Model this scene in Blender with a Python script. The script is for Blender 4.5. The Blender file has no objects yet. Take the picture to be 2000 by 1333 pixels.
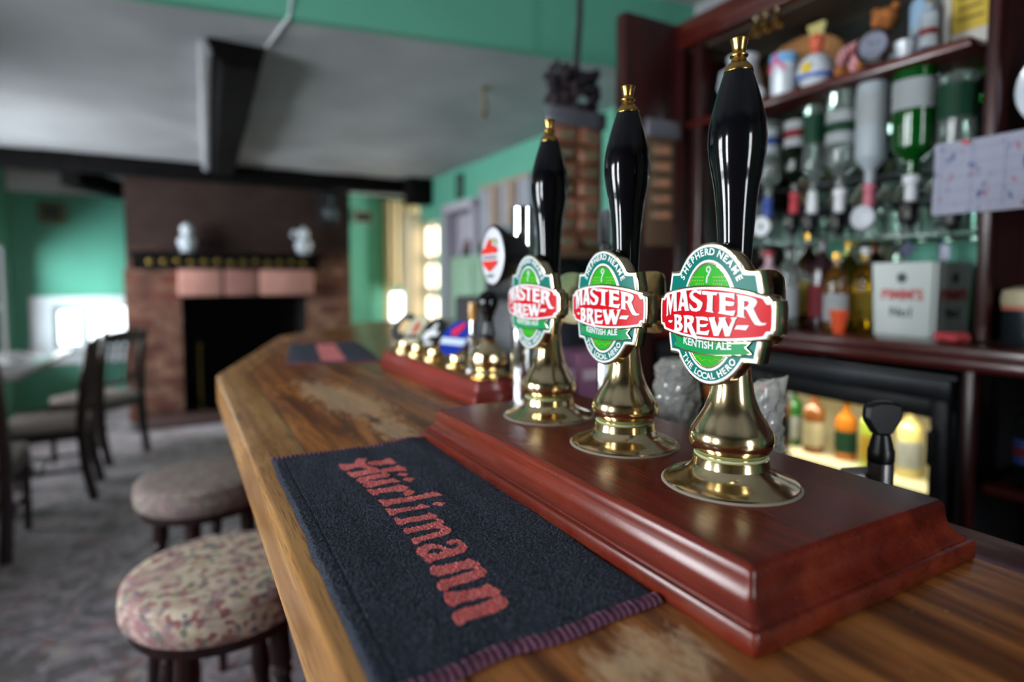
import bpy, bmesh, math, random
from mathutils import Vector, Matrix, noise
random.seed(7)
for _c in (bpy.data.objects, bpy.data.meshes, bpy.data.materials, bpy.data.lights, bpy.data.cameras):
    for _o in list(_c): _c.remove(_o)
scene = bpy.context.scene
COL = scene.collection
PI = math.pi

# ------------------------------------------------------------------ camera
EYE = 1.295
cam_d = bpy.data.cameras.new('camera'); cam = bpy.data.objects.new('camera', cam_d); COL.objects.link(cam)
cam_d.sensor_width = 36.0; cam_d.lens = 36.0*1165/2000
cam_d.shift_y = -54.3/2000
cam_d.clip_start = 0.02; cam_d.clip_end = 60
cam.location = (0, 0, EYE)
cam.rotation_euler = (math.radians(90-3.3), 0, math.radians(-29.2))
cam_d.dof.use_dof = True; cam_d.dof.focus_distance = 0.545
cam_d.dof.aperture_fstop = cam_d.lens/1000/0.0102
scene.camera = cam

# ------------------------------------------------------------------ exposure and sky
scene.view_settings.view_transform = 'Standard'; scene.view_settings.look = 'None'
scene.view_settings.gamma = 1.0; scene.view_settings.use_curve_mapping = False
scene.view_settings.exposure = 0.28
w = bpy.data.worlds.new('sky'); scene.world = w; w.use_nodes = True
_bg = w.node_tree.nodes['Background']; _bg.inputs[0].default_value = (0.86, 0.94, 1.0, 1); _bg.inputs[1].default_value = 5.0

# ------------------------------------------------------------------ daylight at the windows and added fill lamps
def area(name, loc, rot, sx, sy, power, color=(1, 1, 1), spread=180):
    l = bpy.data.lights.new(name, 'AREA'); l.shape = 'RECTANGLE'; l.size = sx; l.size_y = sy
    l.energy = power; l.color = color; l.spread = math.radians(spread)
    o = bpy.data.objects.new(name, l); COL.objects.link(o); o.location = loc; o.rotation_euler = rot
    return o
R90 = PI/2
DAY = (0.90, 0.96, 1.0)
area('daylight_left_near', (-2.46, 0.30, 1.50), (0, -R90, 0), 1.1, 0.42, 52, DAY)
area('daylight_left_middle', (-2.46, 1.80, 1.45), (0, -R90, 0), 1.2, 1.0, 80, DAY)
area('fill_left_far', (-2.46, 5.2, 1.45), (0, -R90, 0), 1.2, 1.5, 150, DAY)  # added lamp to light the far end of the room
area('fill_front', (0.5, -2.66, 1.5), (R90, 0, 0), 0.6, 1.3, 30, DAY)  # added fill lamp behind the camera, at an invented window
area('daylight_alcove', (-1.46, 6.95, 1.2), (0, -R90, 0), 1.2, 0.5, 60, (0.75, 0.93, 1.0))
area('fill_alcove_right', (2.55, 7.46, 1.0), (-R90, 0, 0), 0.42, 0.5, 16, (1.0, 0.93, 0.8))  # added lamp brightening the right alcove from its stand-in window
area('fill_alcove_side', (3.16, 6.85, 1.5), (0, R90, 0), 1.1, 0.6, 36, (1.0, 0.95, 0.84))  # added lamp out of view, lights the curtain and chimney side

# ------------------------------------------------------------------ materials
def _n(nt, t, **k):
    n = nt.nodes.new(t)
    for a, b in k.items(): setattr(n, a, b)
    return n
def base(name):
    m = bpy.data.materials.new(name); m.use_nodes = True
    nt = m.node_tree; b = nt.nodes['Principled BSDF']
    return m, nt, b
def lin(c):
    return tuple(((x/255)/12.92 if x/255 <= 0.04045 else ((x/255+0.055)/1.055)**2.4) for x in c) + (1,)
def coords(nt, scale=(1, 1, 1), rot=(0, 0, 0), world=False):
    if world:
        g = _n(nt, 'ShaderNodeNewGeometry'); src = g.outputs['Position']
    else:
        g = _n(nt, 'ShaderNodeTexCoord'); src = g.outputs['Object']
    mp = _n(nt, 'ShaderNodeMapping'); mp.inputs['Scale'].default_value = scale; mp.inputs['Rotation'].default_value = rot
    nt.links.new(src, mp.inputs[0]); return mp.outputs[0]
def noise_tex(nt, vec, scale, detail=4, rough=0.55, dist=0.0):
    n = _n(nt, 'ShaderNodeTexNoise'); n.inputs['Scale'].default_value = scale; n.inputs['Detail'].default_value = detail
    n.inputs['Roughness'].default_value = rough; n.inputs['Distortion'].default_value = dist
    nt.links.new(vec, n.inputs['Vector']); return n.outputs[0]
def ramp(nt, fac, stops, interp='LINEAR'):
    r = _n(nt, 'ShaderNodeValToRGB'); cr = r.color_ramp; cr.interpolation = interp
    while len(cr.elements) < len(stops): cr.elements.new(0.5)
    for e, (p, c) in zip(cr.elements, stops): e.position = p; e.color = c if len(c) == 4 else (*c, 1)
    nt.links.new(fac, r.inputs[0]); return r.outputs[0]
def mixc(nt, fac, a, b, mode='MIX'):
    m = _n(nt, 'ShaderNodeMix', data_type='RGBA', blend_type=mode)
    for i, v in ((0, fac), (6, a), (7, b)):
        if hasattr(v, 'links'): nt.links.new(v, m.inputs[i])
        else: m.inputs[i].default_value = v
    return m.outputs[2]
def mathn(nt, op, a, b=0.0, clamp=False):
    m = _n(nt, 'ShaderNodeMath', operation=op); m.use_clamp = clamp
    for i, v in ((0, a), (1, b)):
        if hasattr(v, 'links'): nt.links.new(v, m.inputs[i])
        else: m.inputs[i].default_value = v
    return m.outputs[0]
def bump(nt, b, h, strength, dist):
    n = _n(nt, 'ShaderNodeBump'); n.inputs['Strength'].default_value = strength; n.inputs['Distance'].default_value = dist
    nt.links.new(h, n.inputs['Height']); nt.links.new(n.outputs[0], b.inputs['Normal'])
_MC = {}
def M(name, col, rough=0.5, metal=0.0, var=0.0, scale=8.0, bmp=0.0, bscale=60.0, coat=0.0, trans=0.0, emis=0.0, ior=1.45, alpha=1.0, sheen=0.0):
    if name in _MC: return _MC[name]
    m, nt, b = base(name); c = lin(col)
    b.inputs['Base Color'].default_value = c; b.inputs['Roughness'].default_value = rough; b.inputs['Metallic'].default_value = metal
    b.inputs['Coat Weight'].default_value = coat; b.inputs['Coat Roughness'].default_value = 0.05
    b.inputs['Transmission Weight'].default_value = trans; b.inputs['IOR'].default_value = ior; b.inputs['Alpha'].default_value = alpha
    b.inputs['Sheen Weight'].default_value = sheen
    v = coords(nt)
    if var > 0:
        f = noise_tex(nt, v, scale, 5)
        dk = tuple(x*(1-var) for x in c[:3])+(1,); lt = tuple(min(1, x*(1+var)) for x in c[:3])+(1,)
        nt.links.new(ramp(nt, f, [(0.3, dk), (0.7, lt)]), b.inputs['Base Color'])
    if bmp > 0: bump(nt, b, noise_tex(nt, v, bscale, 4), bmp, 0.002)
    if emis > 0:
        b.inputs['Emission Color'].default_value = c; b.inputs['Emission Strength'].default_value = emis
    _MC[name] = m; return m

def wood_mat(name, c1, c2, c3, axis='y', rough=0.35, coat=0.0, gscale=1.0, dark_pores=0.5):
    if name in _MC: return _MC[name]
    m, nt, b = base(name)
    st = {'x': (1.2, 14, 14), 'y': (14, 1.2, 14), 'z': (14, 14, 1.2)}[axis]
    v = coords(nt, tuple(s*gscale for s in st))
    f = noise_tex(nt, v, 1.6, 6, 0.6, 0.6)
    col = ramp(nt, f, [(0.3, lin(c1)), (0.5, lin(c2)), (0.7, lin(c3))])
    st2 = {'x': (9, 260, 260), 'y': (260, 9, 260), 'z': (260, 260, 9)}[axis]
    v2 = coords(nt, tuple(s*gscale for s in st2)); p = noise_tex(nt, v2, 1.0, 2)
    pm = ramp(nt, p, [(0.52, (0, 0, 0)), (0.66, (1, 1, 1))])
    nt.links.new(mixc(nt, mathn(nt, 'MULTIPLY', pm, dark_pores), col, tuple(x*0.25 for x in lin(c1)[:3])+(1,)), b.inputs['Base Color'])
    b.inputs['Roughness'].default_value = rough; b.inputs['Coat Weight'].default_value = coat; b.inputs['Coat Roughness'].default_value = 0.12
    bump(nt, b, p, 0.15, 0.0008)
    _MC[name] = m; return m

def oak_top_mat(name, light=False):
    """golden oak with dark cathedral grain, open pores and pale patches where the varnish has worn off"""
    m, nt, b = base(name)
    v = coords(nt, (9, 1.0, 9))
    f = noise_tex(nt, v, 1.7, 6, 0.62, 1.2)
    if light: col = ramp(nt, f, [(0.3, lin((148, 102, 56))), (0.5, lin((184, 134, 80))), (0.72, lin((206, 160, 104)))])
    else: col = ramp(nt, f, [(0.28, lin((68, 36, 18))), (0.44, lin((122, 70, 32))), (0.56, lin((162, 102, 48))), (0.75, lin((188, 134, 74)))])
    w1 = _n(nt, 'ShaderNodeTexWave', wave_type='BANDS', bands_direction='X'); w1.inputs['Scale'].default_value = 7.0
    w1.inputs['Distortion'].default_value = 7.0; w1.inputs['Detail'].default_value = 3.0; w1.inputs['Detail Scale'].default_value = 0.9
    nt.links.new(coords(nt, (1, 0.16, 1)), w1.inputs['Vector'])
    wm = ramp(nt, w1.outputs[1], [(0.0, (1, 1, 1)), (0.22, (0, 0, 0))])
    col = mixc(nt, mathn(nt, 'MULTIPLY', wm, 0.3 if light else 0.5), col, lin((60, 30, 12)))
    p = noise_tex(nt, coords(nt, (620, 22, 620)), 1.0, 2)
    pm = ramp(nt, p, [(0.54, (0, 0, 0)), (0.66, (1, 1, 1))])
    col = mixc(nt, mathn(nt, 'MULTIPLY', pm, 0.5), col, lin((52, 28, 12)))
    rgh = 0.24
    if not light:
        g = _n(nt, 'ShaderNodeNewGeometry'); sx = _n(nt, 'ShaderNodeSeparateXYZ'); nt.links.new(g.outputs['Position'], sx.inputs[0])
        def blob(cx, cy, rx, ry, ang):
            ca, sa = math.cos(ang), math.sin(ang)
            dx = mathn(nt, 'SUBTRACT', sx.outputs[0], cx); dy = mathn(nt, 'SUBTRACT', sx.outputs[1], cy)
            u = mathn(nt, 'ADD', mathn(nt, 'MULTIPLY', dx, ca/rx), mathn(nt, 'MULTIPLY', dy, sa/rx))
            q = mathn(nt, 'ADD', mathn(nt, 'MULTIPLY', dx, -sa/ry), mathn(nt, 'MULTIPLY', dy, ca/ry))
            return mathn(nt, 'SUBTRACT', 1.0, mathn(nt, 'SQRT', mathn(nt, 'ADD', mathn(nt, 'MULTIPLY', u, u), mathn(nt, 'MULTIPLY', q, q))), True)
        bl = blob(0.262, 1.13, 0.085, 0.40, 0.10)
        for a in ((0.235, 0.255, 0.075, 0.055, 0.4), (0.275, 0.86, 0.05, 0.13, 0.0), (0.36, 0.12, 0.05, 0.05, 0.2)): bl = mathn(nt, 'MAXIMUM', bl, blob(*a))
        nn = noise_tex(nt, coords(nt, (40, 15, 10), world=True), 1.3, 7, 0.72, 0.5)
        msk = ramp(nt, mathn(nt, 'ADD', mathn(nt, 'MULTIPLY', bl, 0.62), nn), [(0.73, (0, 0, 0)), (0.86, (1, 1, 1))])
        fine = noise_tex(nt, coords(nt, (150, 60, 100), world=True), 1.0, 4, 0.7)
        msk = mathn(nt, 'MULTIPLY', msk, ramp(nt, fine, [(0.38, (0.25, 0.25, 0.25)), (0.55, (1, 1, 1))]))
        sp = ramp(nt, noise_tex(nt, coords(nt, (30, 30, 30), world=True), 3.0, 3, 0.6), [(0.735, (0, 0, 0)), (0.76, (1, 1, 1))])
        msk = mathn(nt, 'MAXIMUM', msk, mathn(nt, 'MULTIPLY', sp, 0.75))
        col = mixc(nt, mathn(nt, 'MULTIPLY', msk, 0.72), col, lin((196, 166, 130)))
        rr = mathn(nt, 'MULTIPLY_ADD', msk, 0.35); nt.nodes[-1].inputs[2].default_value = rgh
        nt.links.new(rr, b.inputs['Roughness'])
    else: b.inputs['Roughness'].default_value = rgh
    nt.links.new(col, b.inputs['Base Color'])
    b.inputs['Specular IOR Level'].default_value = 0.5
    bump(nt, b, p, 0.25, 0.001)
    return m

# ------------------------------------------------------------------ mesh helpers
def smooth(me, ang=35):
    for p in me.polygons: p.use_smooth = True
    try: me.set_sharp_from_angle(angle=math.radians(ang))
    except Exception: pass
def mk(name, bm, mat, parent=None, sm=True, ang=35, loc=None, mtx=None):
    me = bpy.data.meshes.new(name); bmesh.ops.recalc_face_normals(bm, faces=bm.faces); bm.to_mesh(me); bm.free()
    if sm: smooth(me, ang)
    me.materials.append(mat)
    o = bpy.data.objects.new(name, me); COL.objects.link(o)
    if parent is not None: o.parent = parent
    if mtx is not None: o.matrix_local = mtx
    if loc is not None: o.location = loc
    return o
def box(bm, c, s, rz=0.0, bev=0.0, mtx=None, seg=2):
    t = bmesh.ops.create_cube(bm, size=1.0); vs = t['verts']
    m = Matrix.Translation(c) @ Matrix.Rotation(rz, 4, 'Z') @ Matrix.Diagonal((*s, 1))
    if mtx is not None: m = mtx @ Matrix.Diagonal((*s, 1))
    bmesh.ops.transform(bm, matrix=m, verts=vs)
    if bev > 0:
        es = set(e for v in vs for e in v.link_edges)
        bmesh.ops.bevel(bm, geom=list(es), offset=bev, segments=seg, profile=0.5, affect='EDGES')
    return bm
def lathe(bm, prof, seg=32, c=(0, 0, 0), mtx=None, sx=1.0, sy=1.0):
    rings = []
    M4 = mtx if mtx is not None else Matrix.Translation(c)
    for r, z in prof:
        if r < 1e-6: rings.append([bm.verts.new(M4 @ Vector((0, 0, z)))])
        else: rings.append([bm.verts.new(M4 @ Vector((r*sx*math.cos(2*PI*i/seg), r*sy*math.sin(2*PI*i/seg), z))) for i in range(seg)])
    for a, b in zip(rings, rings[1:]):
        for i in range(seg):
            j = (i+1) % seg
            if len(a) == 1 and len(b) == 1: continue
            if len(a) == 1: bm.faces.new((a[0], b[i], b[j]))
            elif len(b) == 1: bm.faces.new((a[i], a[j], b[0]))
            else: bm.faces.new((a[i], a[j], b[j], b[i]))
    return bm
def tube(bm, pts, r, seg=10, caps=True):
    pts = [Vector(p) for p in pts]; rings = []
    rr = r if isinstance(r, (list, tuple)) else [r]*len(pts)
    prev = None
    for i, p in enumerate(pts):
        t = (pts[min(i+1, len(pts)-1)]-pts[max(i-1, 0)]).normalized()
        a = prev if prev is not None else (Vector((0, 0, 1)) if abs(t.z) < 0.9 else Vector((1, 0, 0)))
        u = t.cross(a).normalized(); v2 = u.cross(t).normalized(); prev = v2
        rings.append([bm.verts.new(p+(u*math.cos(2*PI*k/seg)+v2*math.sin(2*PI*k/seg))*rr[i]) for k in range(seg)])
    for a, b in zip(rings, rings[1:]):
        for k in range(seg): bm.faces.new((a[k], a[(k+1) % seg], b[(k+1) % seg], b[k]))
    if caps: bm.faces.new(rings[0]); bm.faces.new(rings[-1])
    return bm
def extr(bm, pts, z0, z1, mtx=None):
    M4 = mtx if mtx is not None else Matrix.Identity(4)
    a = [bm.verts.new(M4 @ Vector((x, y, z0))) for x, y in pts]; b = [bm.verts.new(M4 @ Vector((x, y, z1))) for x, y in pts]
    n = len(pts)
    bm.faces.new(a); bm.faces.new(b)
    for i in range(n): bm.faces.new((a[i], a[(i+1) % n], b[(i+1) % n], b[i]))
    return bm
def crv(groups, ext, bev=0.0, z=0.0, scale=0.001, mtx=None, res=1):
    """filled outlines (with holes) extruded; returned as one bmesh"""
    bm = bmesh.new()
    for g in groups:
        cd = bpy.data.curves.new('t', 'CURVE'); cd.dimensions = '2D'; cd.fill_mode = 'BOTH'
        cd.extrude = max(ext-bev, 0.00001); cd.bevel_depth = bev; cd.bevel_resolution = res; cd.offset = -bev
        for sp in g:
            s = cd.splines.new('POLY'); s.points.add(len(sp)-1)
            for p, (x, y) in zip(s.points, sp): p.co = (x*scale, y*scale, 0, 1)
            s.use_cyclic_u = True
        o = bpy.data.objects.new('t', cd); me = bpy.data.meshes.new_from_object(o)
        me.transform(Matrix.Translation((0, 0, z+ext)) if mtx is None else mtx @ Matrix.Translation((0, 0, z+ext)))
        bm.from_mesh(me); bpy.data.objects.remove(o); bpy.data.curves.remove(cd); bpy.data.meshes.remove(me)
    bmesh.ops.remove_doubles(bm, verts=bm.verts, dist=1e-7)
    return bm
def text_bm(s, size, ext, off=0.0, align='CENTER', space=1.0):
    cd = bpy.data.curves.new('t', 'FONT'); cd.body = s; cd.size = size; cd.extrude = ext; cd.offset = off
    cd.align_x = align; cd.align_y = 'CENTER'; cd.space_character = space; cd.resolution_u = 3
    o = bpy.data.objects.new('t', cd); me = bpy.data.meshes.new_from_object(o); bm = bmesh.new(); bm.from_mesh(me)
    bpy.data.objects.remove(o); bpy.data.curves.remove(cd); bpy.data.meshes.remove(me)
    return bm
def cham(pts, n=2, k=0.25):
    """round a closed outline by corner cutting"""
    for _ in range(n):
        q = []
        for i, a in enumerate(pts):
            b = pts[(i+1) % len(pts)]
            q += [(a[0]+(b[0]-a[0])*k, a[1]+(b[1]-a[1])*k), (a[0]+(b[0]-a[0])*(1-k), a[1]+(b[1]-a[1])*(1-k))]
        pts = q
    return pts

def thing(name, label, cat, loc=(0, 0, 0), rz=0.0, group=None):
    o = bpy.data.objects.new(name, None); COL.objects.link(o); o.empty_display_size = 0.05
    o.location = loc; o.rotation_euler = (0, 0, rz); o['label'] = label; o['category'] = cat
    if group: o['group'] = group
    return o
def tag(o, label, cat, group=None):
    o['label'] = label; o['category'] = cat
    if group: o['group'] = group
    return o
def struct(name, bm, mat, parent=None, label=None, **k):
    o = mk(name, bm, mat, parent, **k)
    if parent is None: o['kind'] = 'structure'
    if label: o['label'] = label
    return o
def dup(root, loc, rz=None, label=None, group=None):
    r = root.copy(); COL.objects.link(r); r.location = loc
    if rz is not None: r.rotation_euler = (0, 0, rz)
    if label: r['label'] = label
    if group: r['group'] = group
    def rec(src, dst):
        for ch in list(src.children):
            c = ch.copy(); COL.objects.link(c); c.parent = dst; rec(ch, c)
    rec(root, r); return r

# ================================================================== paints
GREEN = M('green_paint', (86, 156, 133), 0.62, var=0.06, scale=2.0, bmp=0.25, bscale=25)
CEIL = M('ceiling_plaster', (158, 160, 164), 0.8, var=0.10, scale=2.2, bmp=0.7, bscale=9)
GREYW = M('white_paint', (205, 208, 212), 0.5)
CREAM = M('cream_paint', (214, 204, 178), 0.6)
LILAC = M('lilac_paint', (170, 166, 178), 0.5)
SAGE = M('sage_paint', (128, 158, 134), 0.5)
BEAM = M('beam_black', (17, 16, 17), 0.9, var=0.35, scale=9, bmp=0.8, bscale=20)
BEAM.node_tree.nodes['Principled BSDF'].inputs['Specular IOR Level'].default_value = 0.08
MAHOG = wood_mat('mahogany_z', (30, 7, 8), (50, 12, 12), (70, 20, 17), 'z', 0.35, 0.15)
MAHOGY = wood_mat('mahogany_y', (50, 13, 10), (78, 22, 16), (98, 33, 22), 'y', 0.28, 0.4)
MAHOGX = wood_mat('mahogany_x', (48, 12, 10), (72, 20, 15), (92, 30, 20), 'x', 0.3, 0.3)
BLACK = M('black_plastic', (14, 14, 16), 0.35)
BLACKM = M('black_satin', (24, 25, 28), 0.45)
GLASSP = None
def pane_mat():
    m = bpy.data.materials.new('window_glass'); m.use_nodes = True; nt = m.node_tree
    nt.nodes.remove(nt.nodes['Principled BSDF']); out = nt.nodes['Material Output']
    t = _n(nt, 'ShaderNodeBsdfTransparent'); g = _n(nt, 'ShaderNodeBsdfGlossy'); g.inputs['Roughness'].default_value = 0.02
    fr = _n(nt, 'ShaderNodeFresnel'); fr.inputs[0].default_value = 1.45; mx = _n(nt, 'ShaderNodeMixShader')
    nt.links.new(fr.outputs[0], mx.inputs[0]); nt.links.new(t.outputs[0], mx.inputs[1]); nt.links.new(g.outputs[0], mx.inputs[2])
    nt.links.new(mx.outputs[0], out.inputs[0]); return m
GLASSP = pane_mat()

# ================================================================== room shell
def wall_grid(name, mat, axis, pos, a0, a1, z0, z1, holes, thick=0.12, outward=1, parent=None):
    """a wall in the plane axis=pos running a0..a1, z0..z1 with rectangular openings (a0,a1,z0,z1)"""
    bm = bmesh.new()
    xs = sorted({a0, a1, *[h[0] for h in holes], *[h[1] for h in holes]}); zs = sorted({z0, z1, *[h[2] for h in holes], *[h[3] for h in holes]})
    for i in range(len(xs)-1):
        for j in range(len(zs)-1):
            ca, cz = (xs[i]+xs[i+1])/2, (zs[j]+zs[j+1])/2
            if any(h[0] < ca < h[1] and h[2] < cz < h[3] for h in holes): continue
            sa, sz = xs[i+1]-xs[i], zs[j+1]-zs[j]
            if axis == 'x': box(bm, (pos+outward*thick/2, ca, cz), (thick, sa, sz))
            else: box(bm, (ca, pos+outward*thick/2, cz), (sa, thick, sz))
    bmesh.ops.remove_doubles(bm, verts=bm.verts, dist=1e-5)
    return struct(name, bm, mat, parent, sm=False)
_wn = [0]
def window(axis, pos, a0, a1, z0, z1, outward, nx=2, nz=3, mat=None, bar=0.022, fr=0.045, pane=None):
    _wn[0] += 1; mat = mat or GREYW
    c = ((a0+a1)/2, (z0+z1)/2); d = pos+outward*0.05
    loc = (d, c[0], c[1]) if axis == 'x' else (c[0], d, c[1])
    root = bpy.data.objects.new('window_%d' % _wn[0], None); COL.objects.link(root); root.location = loc; root['kind'] = 'structure'
    W, H = a1-a0, z1-z0
    def B(bm, a, z, sa, sz, t=0.04, dd=0.0):
        if axis == 'x': box(bm, (dd, a, z), (t, sa, sz), bev=0.003)
        else: box(bm, (a, dd, z), (sa, t, sz), bev=0.003)
    bm = bmesh.new()
    for s in (-1, 1):
        B(bm, s*(W/2-fr/2), 0, fr, H); B(bm, 0, s*(H/2-fr/2), W-2*fr, fr)
    mk('window_frame', bm, mat, root)
    bm = bmesh.new()
    for i in range(1, nx): B(bm, -W/2+fr+(W-2*fr)*i/nx, 0, bar, H-2*fr, 0.028)
    for j in range(1, nz): B(bm, 0, -H/2+fr+(H-2*fr)*j/nz, W-2*fr, bar, 0.026)
    if nx*nz > 1: mk('glazing_bars', bm, mat, root)
    bm = bmesh.new(); B(bm, 0, 0, W-2*fr, H-2*fr, 0.004); mk('pane', bm, pane or GLASSP, root, sm=False)
    bm = bmesh.new()
    if axis == 'x': box(bm, (-outward*0.07, 0, -H/2-0.012), (0.14, W+0.06, 0.024), bev=0.004)
    else: box(bm, (0, -outward*0.07, -H/2-0.012), (W+0.06, 0.14, 0.024), bev=0.004)
    mk('window_sill', bm, mat, root)
    return root

def carpet():
    m, nt, b = base('carpet'); v = coords(nt, (1, 1, 1))
    vo = _n(nt, 'ShaderNodeTexVoronoi'); vo.inputs['Scale'].default_value = 5.0; nt.links.new(v, vo.inputs['Vector'])
    f1 = noise_tex(nt, v, 3.2, 6, 0.75, 2.0); f2 = noise_tex(nt, v, 13, 4, 0.7, 0.8); f3 = noise_tex(nt, v, 260, 2)
    c = ramp(nt, f1, [(0.40, lin((18, 15, 20))), (0.47, lin((66, 56, 68))), (0.53, lin((150, 136, 146))), (0.62, lin((40, 34, 42)))])
    c = mixc(nt, ramp(nt, f2, [(0.55, (0, 0, 0)), (0.62, (1, 1, 1))]), c, lin((112, 52, 54)))
    c = mixc(nt, ramp(nt, vo.outputs[0], [(0.10, (1, 1, 1)), (0.2, (0, 0, 0))]), c, lin((150, 140, 130)))
    c = mixc(nt, 0.15, c, ramp(nt, f3, [(0.3, (0.02, 0.02, 0.02)), (0.7, (0.3, 0.3, 0.3))]))
    nt.links.new(c, b.inputs['Base Color']); b.inputs['Roughness'].default_value = 0.9; b.inputs['Sheen Weight'].default_value = 0.3
    bump(nt, b, f3, 0.5, 0.004); return m
bm = bmesh.new(); box(bm, (0.35, 2.4, -0.05), (5.9, 10.6, 0.1)); struct('floor', bm, carpet(), sm=False)

CZ_LOW, CZ_UP = 2.33, 2.66
bm = bmesh.new()
NX, NY = 60, 60
def cgrid(x0, x1, y0, y1, z, nx, ny, amp):
    F = lambda q, xx: q(xx) if callable(q) else q
    vs = [[bm.verts.new((x0+(x1-x0)*i/nx, F(y0, x0+(x1-x0)*i/nx)+(F(y1, x0+(x1-x0)*i/nx)-F(y0, x0+(x1-x0)*i/nx))*j/ny, z+amp*(noise.noise(Vector((i*.22, j*.22, 3)))+0.4*noise.noise(Vector((i*.7, j*.7, 9))))*(1 if 0 < i < nx and 0 < j < ny else 0))) for j in range(ny+1)] for i in range(nx+1)]
    for i in range(nx):
        for j in range(ny): bm.faces.new((vs[i][j], vs[i][j+1], vs[i+1][j+1], vs[i+1][j]))
yface = lambda x: 2.600-0.163*x
cgrid(-2.45, 3.2, lambda x: yface(x)+0.002, 7.45, CZ_LOW, 70, 60, 0.010)
cgrid(-2.45, 2.40, -2.65, lambda x: yface(x)+0.05, CZ_UP, 4, 4, 0.0)
struct('ceiling', bm, CEIL)
bm = bmesh.new(); extr(bm, [(-2.4, yface(-2.4)), (2.33, yface(2.33)), (2.33, yface(2.33)+0.06), (-2.4, yface(-2.4)+0.06)], CZ_LOW-0.003, CZ_UP); struct('trim_1', bm, GREEN, sm=False, label='green painted ceiling step face')
bm = bmesh.new(); tube(bm, [(0.42, 2.520, 2.66), (0.42, 2.522, 2.4), (0.41, 2.53, 2.325), (0.37, 2.9, 2.322)], 0.005, 6); struct('trim_2', bm, GREYW, label='white cable running down the ceiling step')

wall_grid('wall_left', CREAM, 'x', -2.4, -2.6, 6.3, 0, 2.7, [(0.09, 0.51, 0.95, 2.05), (1.3, 2.3, 0.85, 2.05), (4.45, 5.95, 0.85, 2.05)], outward=-1)
window('x', -2.4, 0.09, 0.51, 0.95, 2.05, -1, 1, 2); window('x', -2.4, 1.3, 2.3, 0.85, 2.05, -1, 2, 2); window('x', -2.4, 4.45, 5.95, 0.85, 2.05, -1, 3, 2)  # the third, farthest window is added to light the far end
wall_grid('wall_front', CREAM, 'y', -2.6, -2.4, 2.33, 0, 2.7, [(0.2, 0.8, 0.85, 2.15)], outward=-1)
window('y', -2.6, 0.2, 0.8, 0.85, 2.15, -1, 1, 2)  # unseen window, added to give fill from behind the camera
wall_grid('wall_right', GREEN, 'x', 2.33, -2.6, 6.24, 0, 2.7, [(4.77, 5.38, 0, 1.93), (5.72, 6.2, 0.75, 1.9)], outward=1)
# alcove to the left of the chimney breast
wall_grid('wall_alcove_left', GREEN, 'x', -1.40, 6.3, 7.4, 0, 2.35, [(6.66, 7.28, 0.45, 1.62)], outward=-1)
window('x', -1.40, 6.66, 7.28, 0.45, 1.62, -1, 1, 2)
wall_grid('wall_back', GREEN, 'y', 7.4, -1.40, 3.2, 0, 2.35, [(-1.09, -0.86, 0.60, 1.0), (-0.83, -0.40, 0.62, 1.02), (2.34, 2.76, 0.66, 1.14)], outward=1)
window('y', 7.4, -1.09, -0.86, 0.60, 1.0, 1, 1, 1, fr=0.03); window('y', 7.4, -0.83, -0.40, 0.62, 1.02, 1, 2, 1, fr=0.02, bar=0.012)  # two low windows added to stand in for sun patches on the wall
window('y', 7.4, 2.34, 2.76, 0.66, 1.14, 1, 2, 1, fr=0.03)  # added low window, a bright stand-in for a sun patch
window('x', 2.33, 5.72, 6.2, 0.75, 1.9, 1, 2, 3, CREAM, bar=0.11, fr=0.06, pane=M('added_glowing_pane', (255, 236, 205), 0.5, emis=4.0))  # added window; its glowing panes stand in for sun patches
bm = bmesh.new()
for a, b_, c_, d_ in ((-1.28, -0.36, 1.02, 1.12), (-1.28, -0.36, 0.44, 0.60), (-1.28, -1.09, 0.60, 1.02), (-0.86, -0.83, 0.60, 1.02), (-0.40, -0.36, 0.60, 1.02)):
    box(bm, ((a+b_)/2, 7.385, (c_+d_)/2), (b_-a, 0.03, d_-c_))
struct('trim_3', bm, GREYW, sm=False, label='pale sunlight patch painted round the added low alcove windows')  # white boards paint the sunlight spread over this part of the wall
bm = bmesh.new(); box(bm, (-0.9, 7.37, 2.235), (1.0, 0.06, 0.19)); struct('trim_4', bm, GREYW, sm=False, label='pale plaster band above the green alcove wall')
wall_grid('wall_far_left', GREEN, 'y', 6.3, -2.4, -1.40, 0, 2.35, [], outward=1)
wall_grid('wall_alcove_right', GREEN, 'x', 3.2, 6.2, 7.4, 0, 2.35, [(6.5, 7.2, 0.9, 2.1)], outward=1)
window('x', 3.2, 6.5, 7.2, 0.9, 2.1, 1, 1, 2)  # unseen window, added to let fill light into the alcove
bm = bmesh.new(); box(bm, (2.31, -0.1, 2.43), (0.04, 5.0, 0.46)); struct('trim_12', bm, CEIL, sm=False, label='grey plaster above the back bar')
wall_grid('wall_far_right', GREEN, 'y', 6.24, 2.45, 3.2, 0, 2.35, [], outward=-1)

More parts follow.
